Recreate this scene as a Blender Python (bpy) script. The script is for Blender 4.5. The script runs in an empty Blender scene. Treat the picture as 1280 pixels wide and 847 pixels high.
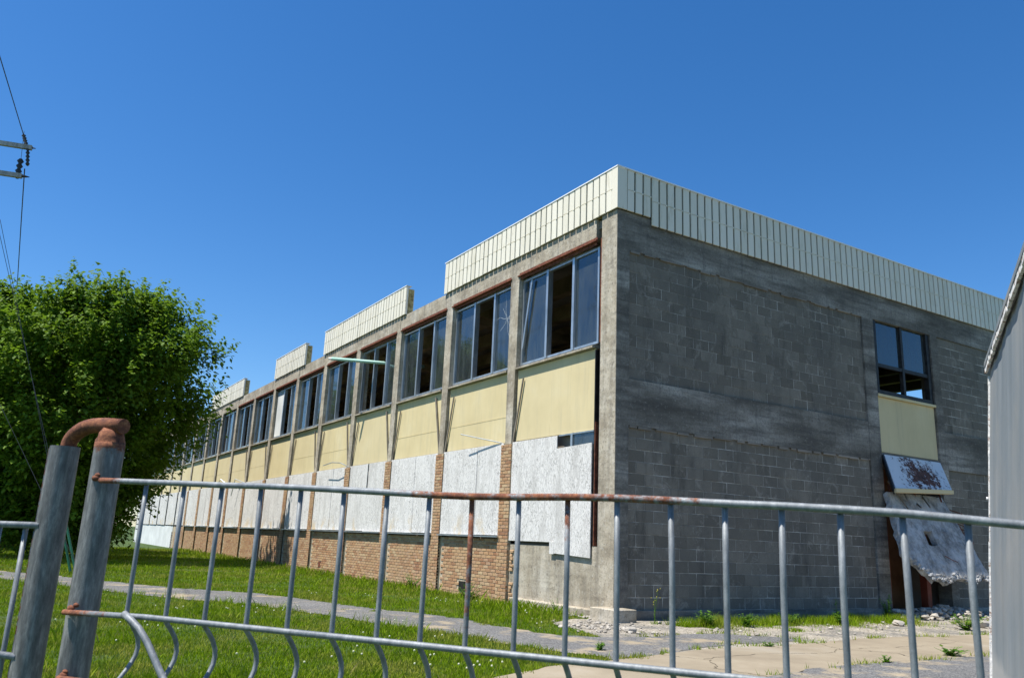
import bpy, math, random
import numpy as np
from mathutils import Vector, Matrix
random.seed(7); rng = np.random.default_rng(11)
S = bpy.context.scene
COL = S.collection

# ------------------------------------------------------------------ camera
cam = bpy.data.cameras.new('camera'); camo = bpy.data.objects.new('camera', cam); COL.objects.link(camo)
rx = Vector((0.52968, 0.84719, 0.04147)); up = Vector((0.18535, -0.16332, 0.96901)); fw = Vector((-0.82770, 0.50557, 0.24353))
camo.matrix_world = Matrix(((rx.x, up.x, -fw.x, 10.7708), (rx.y, up.y, -fw.y, -8.7399), (rx.z, up.z, -fw.z, 1.1767), (0, 0, 0, 1)))
cam.sensor_width = 36.0; cam.lens = 36.0 * 1005.7 / 1280.0
cam.clip_start = 0.05; cam.clip_end = 4000
cam.dof.use_dof = True; cam.dof.focus_distance = 16.0; cam.dof.aperture_fstop = 9.0
S.camera = camo
# ------------------------------------------------------------------ world, sun, exposure
W = bpy.data.worlds.new('World'); S.world = W; W.use_nodes = True
wn = W.node_tree.nodes; bg = wn['Background']
sky = wn.new('ShaderNodeTexSky'); sky.sky_type = 'NISHITA'; sky.sun_disc = False
SUN = Vector((-0.10, -0.46, 1.0)).normalized()      # towards the sun
sky.sun_elevation = math.asin(SUN.z); sky.sun_rotation = math.atan2(SUN.x, SUN.y)
sky.altitude = 300; sky.air_density = 1.0; sky.dust_density = 0.35; sky.ozone_density = 4.5
hs = wn.new('ShaderNodeHueSaturation'); hs.inputs['Saturation'].default_value = 1.28; hs.inputs['Hue'].default_value = .503
W.node_tree.links.new(sky.outputs[0], hs.inputs['Color']); W.node_tree.links.new(hs.outputs[0], bg.inputs[0]); bg.inputs[1].default_value = 0.095
sl = bpy.data.lights.new('sun', 'SUN'); sl.energy = 4.4; sl.angle = math.radians(0.53); sl.color = (1.0, 0.96, 0.88)
so = bpy.data.objects.new('sun', sl); COL.objects.link(so); so.rotation_euler = SUN.to_track_quat('Z', 'Y').to_euler(); so.location = (0, -20, 40)
S.view_settings.view_transform = 'Standard'; S.view_settings.look = 'None'; S.view_settings.exposure = 0.80; S.view_settings.gamma = 1.0
S.cycles.max_bounces = 8; S.cycles.transparent_max_bounces = 12

# ------------------------------------------------------------------ material helpers
class NT:
    def __init__(s, name, rough=0.8, metal=0.0, spec=0.3):
        s.m = bpy.data.materials.new(name); s.m.use_nodes = True
        s.t = s.m.node_tree; s.b = s.t.nodes['Principled BSDF']
        s.b.inputs['Roughness'].default_value = rough; s.b.inputs['Metallic'].default_value = metal
        s.b.inputs['Specular IOR Level'].default_value = spec
        s._p = None
    def n(s, ty, **k):
        x = s.t.nodes.new(ty)
        for a, v in k.items(): setattr(x, a, v)
        return x
    def l(s, a, b): s.t.links.new(a, b)
    def pos(s, scale=(1, 1, 1), local=False):
        if local: g = s.n('ShaderNodeTexCoord').outputs['Object']
        else: g = s.n('ShaderNodeNewGeometry').outputs['Position']
        mp = s.n('ShaderNodeMapping'); mp.inputs['Scale'].default_value = scale
        s.l(g, mp.inputs['Vector']); return mp.outputs[0]
    def noise(s, scale, detail=4, rough=0.55, vs=(1, 1, 1), local=False, dist=0.0):
        x = s.n('ShaderNodeTexNoise'); x.inputs['Scale'].default_value = scale; x.inputs['Detail'].default_value = detail
        x.inputs['Roughness'].default_value = rough; x.inputs['Distortion'].default_value = dist
        s.l(s.pos(vs, local), x.inputs['Vector']); return x.outputs['Fac']
    def vor(s, scale, vs=(1, 1, 1), feature='F1', out='Distance'):
        x = s.n('ShaderNodeTexVoronoi', feature=feature); x.inputs['Scale'].default_value = scale
        s.l(s.pos(vs), x.inputs['Vector']); return x.outputs[out]
    def ramp(s, fac, stops, interp='LINEAR'):
        r = s.n('ShaderNodeValToRGB'); e = r.color_ramp.elements; r.color_ramp.interpolation = interp
        while len(e) < len(stops): e.new(0.5)
        for i, (p, c) in enumerate(stops):
            e[i].position = p
            if isinstance(c, (int, float)): c = (c, c, c)
            e[i].color = (*c, 1)
        s.l(fac, r.inputs[0]); return r.outputs[0]
    def mix(s, fac, a, b, mode='MIX'):
        x = s.n('ShaderNodeMix', data_type='RGBA', blend_type=mode)
        for ii, v in ((0, fac), (6, a), (7, b)):
            sock = x.inputs[ii]
            if isinstance(v, (int, float)): sock.default_value = v if ii == 0 else (v, v, v, 1)
            elif isinstance(v, tuple): sock.default_value = (*v, 1)
            else: s.l(v, sock)
        return x.outputs[2]
    def math(s, op, a, b=0.0):
        x = s.n('ShaderNodeMath', operation=op)
        for i, v in enumerate((a, b)):
            if isinstance(v, (int, float)): x.inputs[i].default_value = v
            else: s.l(v, x.inputs[i])
        return x.outputs[0]
    def col(s, c):
        if isinstance(c, tuple): s.b.inputs['Base Color'].default_value = (*c, 1)
        else: s.l(c, s.b.inputs['Base Color'])
        return s
    def bump(s, h, strength=0.3, dist=0.01):
        x = s.n('ShaderNodeBump'); x.inputs['Strength'].default_value = strength; x.inputs['Distance'].default_value = dist
        s.l(h, x.inputs['Height']); s.l(x.outputs[0], s.b.inputs['Normal']); return s
    def rnd(s): return s.n('ShaderNodeObjectInfo').outputs['Random']
    def isl(s): return s.n('ShaderNodeNewGeometry').outputs['Random Per Island']
    def attr(s, nm):
        x = s.n('ShaderNodeAttribute'); x.attribute_name = nm; return x.outputs['Fac']
M = {}
def reg(nm, t): M[nm] = t.m; return t
# weathered concrete, board marked, light
t = reg('concrete', NT('weathered_concrete', 0.9))
c = t.ramp(t.noise(1.3, 8, .65), [(.30, (.19, .158, .115)), (.43, (.34, .29, .215)), (.54, (.45, .395, .305)), (.68, (.56, .51, .42))])
c = t.mix(t.ramp(t.noise(1.0, 5, .6, (6, 6, .5)), [(.48, 0), (.7, .55)]), c, (.13, .12, .105))
c = t.mix(t.ramp(t.noise(24, 8, .85), [(.50, 0), (.62, .6)]), c, (.13, .115, .09))
c = t.mix(t.ramp(t.noise(13, 8, .8, (1, 1, .7)), [(.55, 0), (.62, .55)]), c, (.50, .47, .41))
brd = t.ramp(t.noise(1.0, 2, .5, (1.2, 1.2, 9)), [(.42, 0), (.5, 1)])
c = t.mix(t.ramp(t.noise(3.2, 9, .8, (1, 1, 1.6), dist=.8), [(.56, 0), (.66, .6)]), c, (.10, .085, .07))
c = t.mix(t.ramp(t.vor(11, (1, 1, .6)), [(.10, .55), (.2, 0)]), c, (.12, .10, .08))
t.col(t.mix(.06, c, brd, 'OVERLAY')); t.bump(t.mix(.5, t.noise(30, 6, .7), t.noise(7, 6, .75)), .6, .02)
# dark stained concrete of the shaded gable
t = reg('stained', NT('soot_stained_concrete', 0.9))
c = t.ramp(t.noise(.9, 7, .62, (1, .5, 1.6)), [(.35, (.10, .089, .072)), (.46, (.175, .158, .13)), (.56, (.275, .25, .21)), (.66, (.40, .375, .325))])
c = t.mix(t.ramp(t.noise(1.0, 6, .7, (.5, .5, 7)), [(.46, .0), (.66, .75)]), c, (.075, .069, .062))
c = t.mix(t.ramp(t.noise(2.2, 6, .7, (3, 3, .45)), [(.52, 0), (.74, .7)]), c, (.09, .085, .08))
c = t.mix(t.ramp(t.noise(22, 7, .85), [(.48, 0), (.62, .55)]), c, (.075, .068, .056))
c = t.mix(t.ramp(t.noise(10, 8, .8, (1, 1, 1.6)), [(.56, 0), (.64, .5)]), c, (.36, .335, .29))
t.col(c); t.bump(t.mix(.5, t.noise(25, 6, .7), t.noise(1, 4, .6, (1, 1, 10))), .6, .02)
# concrete block
t = reg('block', NT('grey_concrete_block', 0.93))
c = t.mix(t.rnd(), (.15, .132, .104), (.25, .222, .178))
c = t.mix(t.ramp(t.noise(.8, 6, .7), [(.40, 0), (.60, .75)]), c, (.14, .128, .107))
c = t.mix(t.ramp(t.noise(1.1, 7, .75, (1, 2.2, .5)), [(.54, 0), (.68, .7)]), c, (.085, .077, .064))
c = t.mix(t.ramp(t.noise(3.3, 7, .8, (1, 1, .8), dist=.6), [(.55, 0), (.63, .6)]), c, (.33, .30, .25))
c = t.mix(t.ramp(t.noise(9, 6, .8, (1, 1, .5), dist=.5), [(.58, 0), (.68, .5)]), c, (.07, .06, .048))
c = t.mix(t.ramp(t.noise(90, 3, .7), [(.45, 0), (.75, .5)]), c, (.06, .058, .055))
t.col(c); t.bump(t.noise(120, 5, .7), .5, .006)
t = reg('blockstuff', NT('grey_concrete_block_far', 0.93))
c = t.mix(t.isl(), (.15, .132, .104), (.25, .222, .178))
c = t.mix(t.ramp(t.noise(.8, 6, .7), [(.40, 0), (.60, .75)]), c, (.14, .128, .107))
c = t.mix(t.ramp(t.noise(1.1, 7, .75, (1, 2.2, .5)), [(.54, 0), (.68, .7)]), c, (.085, .077, .064))
c = t.mix(t.ramp(t.noise(3.3, 7, .8, (1, 1, .8), dist=.6), [(.55, 0), (.63, .6)]), c, (.33, .30, .25))
c = t.mix(t.ramp(t.noise(9, 6, .8, (1, 1, .5), dist=.5), [(.58, 0), (.68, .5)]), c, (.07, .06, .048))
c = t.mix(t.ramp(t.noise(90, 3, .7), [(.45, 0), (.75, .5)]), c, (.06, .058, .055))
t.col(c); t.bump(t.noise(120, 5, .7), .5, .006)
t = reg('mortar', NT('grey_mortar', 0.95))
t.col(t.ramp(t.noise(1.7, 6, .75), [(.39, (.185, .168, .14)), (.50, (.30, .275, .235)), (.62, (.52, .49, .43))])); t.bump(t.noise(60, 4), .5, .005)
t = reg('brickmortar', NT('tan_mortar', 0.95))
t.col(t.ramp(t.noise(5, 6, .75), [(.4, (.30, .245, .17)), (.62, (.55, .47, .34))]))
for nm, key, src in (('brick', 'brick', 'rnd'), ('brickstuff', 'tan_brick_far', 'isl')):
    t = reg(nm, NT(key, 0.9)); r = t.rnd() if src == 'rnd' else t.isl()
    c = t.ramp(r, [(0, (.29, .14, .075)), (.3, (.41, .225, .115)), (.55, (.47, .30, .16)), (.8, (.41, .245, .15)), (1, (.52, .38, .22))])
    c = t.mix(t.ramp(t.noise(1.1, 6, .7, (1, 1, .6)), [(.40, 0), (.7, .55)]), c, (.40, .28, .16))
    c = t.mix(t.ramp(t.noise(70, 3, .6), [(.55, 0), (.75, .4)]), c, (.14, .08, .05))
    t.col(c); t.bump(t.noise(90, 4, .7), .4, .004)
# white painted chipboard with dark flakes
t = reg('osb', NT('white_painted_chipboard', 0.75))
f = t.vor(26, (2.1, 2.1, .62), 'F1', 'Distance')
fl = t.ramp(t.noise(17, 6, .8, (1.6, 1.6, .5), dist=2.2), [(.50, 0), (.57, .9)])
big = t.ramp(t.noise(1.4, 3, .5), [(.35, .6), (.6, 1)])
c = t.mix(t.math('MULTIPLY', fl, big), (.76, .735, .70), (.20, .19, .175))
c = t.mix(t.ramp(t.noise(1.6, 6, .65, (2.2, 2.2, .5)), [(.50, 0), (.64, .6)]), c, (.46, .44, .41))
gz = t.n('ShaderNodeSeparateXYZ'); t.l(t.n('ShaderNodeNewGeometry').outputs['Position'], gz.inputs[0])
low = t.ramp(t.math('SUBTRACT', 1.75, gz.outputs[2]), [(0.0, 0), (.5, 1)])
far_ = t.ramp(t.math('MULTIPLY', gz.outputs[0], -.1), [(.36, 0), (.40, 1)])
c = t.mix(t.math('MULTIPLY', t.math('MULTIPLY', low, far_), t.ramp(t.noise(1.6, 5, .6), [(.53, 0), (.62, .75)])), c, (.60, .42, .18))
c = t.mix(t.ramp(t.rnd(), [(0, 0), (1, .16)]), c, (.44, .42, .38))
t.col(c); t.bump(f, .35, .004)
# pale yellow render panels
t = reg('yellow', NT('pale_yellow_panel', 0.7))
c = t.ramp(t.noise(.9, 6, .6), [(.3, (.58, .475, .255)), (.55, (.65, .54, .30)), (.75, (.68, .585, .36))])
c = t.mix(t.ramp(t.noise(1.5, 6, .7, (5, 5, .4)), [(.50, 0), (.72, .5)]), c, (.46, .40, .25))
c = t.mix(t.ramp(t.noise(40, 3, .7), [(.66, 0), (.74, .35)]), c, (.35, .30, .17))
c = t.mix(t.ramp(t.noise(2.2, 7, .75, (8, 8, .3)), [(.60, 0), (.68, .5)]), c, (.40, .30, .16))
c = t.mix(t.ramp(t.rnd(), [(0, 0), (1, .3)]), c, (.60, .52, .35))
t.col(c); t.bump(t.noise(9, 4), .15, .01)
t = reg('fascia', NT('cream_metal_panel', 0.55, 0, .4))
c = t.mix(t.rnd(), (.73, .675, .54), (.80, .745, .615))
c = t.mix(t.ramp(t.noise(3, 6, .7, (2, 2, .5)), [(.56, 0), (.70, .5)]), c, (.48, .42, .28))
t.col(c)
t = reg('capmetal', NT('white_roof_edge', 0.4, 0, .5)); t.col((.85, .85, .84))
t = reg('darkgap', NT('dark_green_backing', 0.8)); t.col((.006, .011, .011))
t = reg('foam', NT('exposed_tan_insulation', 0.95)); t.col(t.ramp(t.noise(9, 5, .7), [(.4, (.22, .17, .07)), (.6, (.55, .47, .22))])); t.bump(t.noise(20, 4), .8, .03)
t = reg('alu', NT('weathered_aluminium', 0.42, .75, .5))
t.col(t.ramp(t.noise(6, 5, .7, (1, 1, .3)), [(.3, (.34, .37, .39)), (.7, (.60, .64, .67))]))
t = reg('rust', NT('rusted_steel', 0.85, .2))
t.col(t.ramp(t.noise(14, 7, .75), [(.3, (.06, .022, .016)), (.5, (.18, .06, .035)), (.7, (.34, .14, .07))])); t.bump(t.noise(50, 5), .6, .008)
t = reg('darkmetal', NT('dark_bronze_frame', 0.5, .3)); t.col(t.ramp(t.noise(8, 4), [(.3, (.012, .012, .013)), (.7, (.045, .04, .036))]))
t = reg('wood', NT('bleached_timber', 0.85)); t.col(t.ramp(t.noise(5, 6, .7, (3, 3, .4)), [(.3, (.10, .085, .065)), (.7, (.32, .28, .22))]))
t = reg('interior', NT('sooty_interior', 0.95)); t.col(t.ramp(t.noise(.7, 5, .6), [(.3, (.12, .105, .085)), (.7, (.34, .30, .25))]))
t = reg('joist', NT('brown_ceiling_joist', 0.9)); t.col(t.ramp(t.noise(1.2, 5, .6), [(.3, (.16, .11, .065)), (.7, (.50, .37, .23))]))
t = reg('redframe', NT('red_brown_steel_door_frame', 0.6)); t.col(t.ramp(t.noise(4, 5), [(.3, (.15, .025, .012)), (.7, (.27, .06, .03))]))
t = reg('tanwall', NT('ochre_inner_wall', 0.9)); t.col(t.ramp(t.noise(2, 5), [(.3, (.16, .07, .03)), (.7, (.32, .16, .08))]))
t = reg('tealpaint', NT('pale_teal_painted_pipe', 0.5)); t.col((.36, .56, .47))
t = reg('whitepaint', NT('white_painted_wall', 0.8)); t.col(t.ramp(t.noise(1.2, 5), [(.3, (.55, .56, .54)), (.7, (.74, .75, .73))]))
# peeling paint canopy
t = reg('peel', NT('peeling_white_paint', 0.85))
f = t.ramp(t.noise(5.2, 10, .8, (1, 1, 1.3), dist=.3), [(.52, 0), (.545, 1)])
ds = t.n('ShaderNodeVectorMath', operation='DISTANCE'); t.l(t.pos((1, .9, 1.25)), ds.inputs[0]); ds.inputs[1].default_value = (.26, 7.62, 3.70)
f = t.ramp(t.math('SUBTRACT', t.noise(6.5, 10, .82, (1, 1, 1.2)), t.math('MULTIPLY', ds.outputs['Value'], .26)), [(.375, 0), (.39, 1)])
t.col(t.mix(f, (.66, .66, .66), t.ramp(t.noise(12, 4), [(.3, (.05, .025, .02)), (.7, (.16, .07, .05))]))); t.bump(f, .5, .01)
t = reg('slab', NT('broken_pale_concrete', 0.95))
c = t.ramp(t.noise(2.6, 9, .78), [(.36, (.16, .15, .14)), (.48, (.34, .335, .32)), (.6, (.54, .535, .52))])
c = t.mix(t.ramp(t.noise(4, 6, .75, (3, 3, .7)), [(.56, 0), (.72, .6)]), c, (.14, .10, .08))
t.col(c); t.bump(t.noise(22, 7, .75), 1.0, .03)
t = reg('rubble', NT('rubble_stone', 0.95))
t.col(t.mix(t.isl(), (.24, .215, .18), (.46, .42, .36))); t.bump(t.noise(30, 5), .7, .01)
# glass
t = reg('glass', NT('dusty_window_glass', 0.03))
for nd in list(t.t.nodes):
    if nd.type == 'BSDF_PRINCIPLED': t.t.nodes.remove(nd)
out = [n for n in t.t.nodes if n.type == 'OUTPUT_MATERIAL'][0]
tr = t.n('ShaderNodeBsdfTransparent'); tr.inputs[0].default_value = (.42, .50, .52, 1)
gl = t.n('ShaderNodeBsdfGlossy'); gl.inputs['Roughness'].default_value = .04; gl.inputs[0].default_value = (.85, .93, 1, 1)
df = t.n('ShaderNodeBsdfDiffuse'); df.inputs[0].default_value = (.17, .20, .20, 1)
fr = t.n('ShaderNodeFresnel'); fr.inputs[0].default_value = 1.5
bp = t.n('ShaderNodeBump'); bp.inputs['Strength'].default_value = .12; bp.inputs['Distance'].default_value = .02
t.l(t.noise(2.2, 3), bp.inputs['Height']); t.l(bp.outputs[0], gl.inputs['Normal'])
m1 = t.n('ShaderNodeMixShader'); m2 = t.n('ShaderNodeMixShader')
t.l(t.math('ADD', t.math('MULTIPLY', fr.outputs[0], 1.3), .05), m1.inputs[0]); t.l(tr.outputs[0], m1.inputs[1]); t.l(gl.outputs[0], m1.inputs[2])
t.l(t.ramp(t.noise(2.5, 6, .7, (3, 3, .6)), [(.35, .07), (.7, .30)]), m2.inputs[0]); t.l(m1.outputs[0], m2.inputs[1]); t.l(df.outputs[0], m2.inputs[2])
t.l(m2.outputs[0], out.inputs[0])
t = reg('crack', NT('white_glass_fracture', .5)); t.col((.75, .8, .82))
# galvanised fence steel with rust attribute
t = reg('galv', NT('galvanised_steel_with_rust', .46, .25, .5))
at = t.attr('rust')
rn = t.noise(34, 7, .75)
fac = t.ramp(t.math('ADD', t.math('MULTIPLY', at, 1.0), t.math('SUBTRACT', t.math('MULTIPLY', rn, 1.1), .78)), [(.25, 0), (.42, 1)])
base = t.ramp(t.noise(26, 8, .75, (1.6, 1.6, .5)), [(.34, (.14, .152, .162)), (.5, (.205, .22, .232)), (.64, (.30, .315, .325))])
base = t.mix(t.ramp(t.noise(9, 7, .75, (3, 3, .5)), [(.6, 0), (.7, .45)]), base, (.13, .12, .115))
rc = t.ramp(t.noise(26, 9, .88), [(.36, (.05, .018, .012)), (.48, (.15, .05, .026)), (.58, (.28, .105, .045)), (.68, (.50, .27, .14))])
t.col(t.mix(fac, base, rc)); t.bump(t.noise(150, 4, .7), .25, .002)
t.l(t.ramp(fac, [(0, .58), (1, .92)]), t.b.inputs['Roughness']); t.l(t.ramp(fac, [(0, .25), (1, 0)]), t.b.inputs['Metallic'])
t = reg('poststeel', NT('dull_grey_post_steel', .46, .3, .5))
at = t.attr('rust')
rn = t.noise(34, 7, .75)
fac = t.ramp(t.math('ADD', t.math('MULTIPLY', at, 1.0), t.math('SUBTRACT', t.math('MULTIPLY', rn, 1.1), .78)), [(.25, 0), (.42, 1)])
base = t.ramp(t.noise(14, 9, .78, (2.4, 2.4, .5)), [(.36, (.085, .085, .083)), (.5, (.155, .155, .15)), (.64, (.30, .295, .28))])
base = t.mix(t.ramp(t.noise(9, 7, .75, (3, 3, .5)), [(.6, 0), (.7, .45)]), base, (.13, .12, .115))
rc = t.ramp(t.noise(26, 9, .88), [(.36, (.05, .018, .012)), (.48, (.15, .05, .026)), (.58, (.28, .105, .045)), (.68, (.50, .27, .14))])
t.col(t.mix(fac, base, rc)); t.bump(t.noise(150, 4, .7), .25, .002)
t.l(t.ramp(fac, [(0, .58), (1, .92)]), t.b.inputs['Roughness']); t.l(t.ramp(fac, [(0, .25), (1, 0)]), t.b.inputs['Metallic'])
# shed sheet
t = reg('shed', NT('weathered_blue_grey_sheet', .5, .15, .4))
c = t.ramp(t.noise(1.0, 6, .65, (5, 5, .45)), [(.3, (.19, .215, .23)), (.52, (.235, .26, .275)), (.72, (.32, .34, .35))])
c = t.mix(t.ramp(t.noise(1.3, 5, .6), [(.45, 0), (.7, .6)]), c, (.36, .34, .31))
gz = t.n('ShaderNodeSeparateXYZ'); t.l(t.n('ShaderNodeNewGeometry').outputs['Position'], gz.inputs[0])
low = t.ramp(t.math('ADD', t.math('SUBTRACT', .95, gz.outputs[2]), t.math('MULTIPLY', t.noise(1.6, 4), .25)), [(.40, 0), (.46, .75)])
c = t.mix(low, c, (.42, .41, .385))
t.col(c); t.bump(t.noise(2.5, 4, .6, (1, 1, .6)), .2, .01)
t = reg('shedtrim', NT('peeling_white_trim', .8))
t.col(t.ramp(t.noise(22, 8, .78), [(.36, (.16, .07, .045)), (.43, (.42, .33, .27)), (.49, (.74, .72, .69))])); t.bump(t.noise(30, 5), .7, .01)
# ground
t = reg('soil', NT('grassy_soil', .95))
t.col(t.ramp(t.noise(.8, 9, .7), [(.35, (.028, .055, .008)), (.55, (.05, .085, .014)), (.72, (.11, .10, .04))])); t.bump(t.noise(12, 6), .8, .04)
t = reg('asphalt', NT('old_asphalt', .95))
c = t.ramp(t.vor(70, out='Color'), [(.2, (.085, .083, .082)), (.6, (.145, .142, .138)), (.95, (.27, .26, .24))])
c = t.mix(t.ramp(t.noise(1.1, 6, .65), [(.53, 0), (.62, .8)]), c, (.36, .29, .19))
t.col(t.mix(.35, c, t.noise(.8, 4), 'OVERLAY')); t.bump(t.vor(70), .6, .01)
t = reg('pad', NT('sandy_concrete', .92))
c = t.ramp(t.noise(.9, 8, .65), [(.3, (.21, .17, .118)), (.55, (.29, .24, .168)), (.75, (.36, .305, .225))])
c = t.mix(t.ramp(t.noise(90, 3, .7), [(.56, 0), (.68, .5)]), c, (.18, .15, .11))
c = t.mix(t.ramp(t.noise(.45, 6, .7), [(.55, 0), (.7, .35)]), c, (.26, .245, .22))
t.col(c); t.bump(t.noise(60, 6), .5, .01)
t = reg('crackdirt', NT('dirt_in_crack', .95)); t.col((.07, .055, .035))
t = reg('gravel', NT('dusty_gravel', .95))
c = t.ramp(t.vor(38, out='Color'), [(.1, (.16, .14, .11)), (.5, (.33, .29, .23)), (.95, (.56, .50, .41))])
t.col(t.mix(t.ramp(t.noise(1.5, 5), [(.45, 0), (.62, .7)]), c, (.14, .135, .125))); t.bump(t.vor(38), .9, .02)
t = reg('grass', NT('grass_blade', .75, 0, .08))
c = t.mix(t.isl(), (.10, .195, .004), (.27, .37, .010))
c = t.mix(t.ramp(t.noise(.7, 6, .65), [(.48, 0), (.58, .75)]), c, (.34, .32, .06))
c = t.mix(t.ramp(t.noise(3.1, 6, .8), [(.60, 0), (.66, .8)]), c, (.38, .31, .13))
c = t.mix(t.ramp(t.noise(1.7, 5, .7), [(.52, 0), (.64, .6)]), c, (.075, .17, .004))
c = t.mix(t.ramp(t.isl(), [(.90, 0), (.93, .8)]), c, (.24, .20, .09))
t.col(c)
t = reg('leaf', NT('maple_leaf', .62, 0, .15))
c = t.mix(t.isl(), (.055, .12, .008), (.165, .265, .018))
c = t.mix(t.ramp(t.noise(.9, 3), [(.4, 0), (.7, .5)]), c, (.11, .165, .03))
t.col(c)
def translucent(nm, colr, fac):
    m = M[nm]; nt = m.node_tree; b = nt.nodes['Principled BSDF']; o = [n for n in nt.nodes if n.type == 'OUTPUT_MATERIAL'][0]
    tl = nt.nodes.new('ShaderNodeBsdfTranslucent'); tl.inputs[0].default_value = (*colr, 1)
    mx = nt.nodes.new('ShaderNodeMixShader'); mx.inputs[0].default_value = fac
    nt.links.new(b.outputs[0], mx.inputs[1]); nt.links.new(tl.outputs[0], mx.inputs[2]); nt.links.new(mx.outputs[0], o.inputs[0])
translucent('leaf', (.20, .34, .02), .30); translucent('grass', (.24, .34, .01), .25)
t = reg('weedleaf', NT('weed_leaf', .55)); t.col(t.mix(t.isl(), (.05, .13, .012), (.15, .27, .03))); translucent('weedleaf', (.15, .33, .02), .3)
t = reg('weedflower', NT('yellow_seed_head', .8)); t.col((.42, .36, .05))
t = reg('bark', NT('grey_bark', .95)); t.col(t.ramp(t.noise(8, 6, .7, (2, 2, .4)), [(.3, (.035, .028, .02)), (.7, (.12, .10, .08))])); t.bump(t.noise(20, 5), .8, .03)
t = reg('wire', NT('dark_wire', .6, .3)); t.col((.05, .055, .06))
t = reg('insul', NT('dark_glazed_insulator', .35)); t.col((.035, .035, .03))
t = reg('polewood', NT('grey_pole_timber', .9)); t.col(t.ramp(t.noise(5, 5, .6, (2, 2, .3)), [(.3, (.20, .20, .19)), (.7, (.42, .43, .42))]))
t = reg('guard', NT('green_plastic_guard', .5)); t.col((.03, .16, .09))

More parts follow.
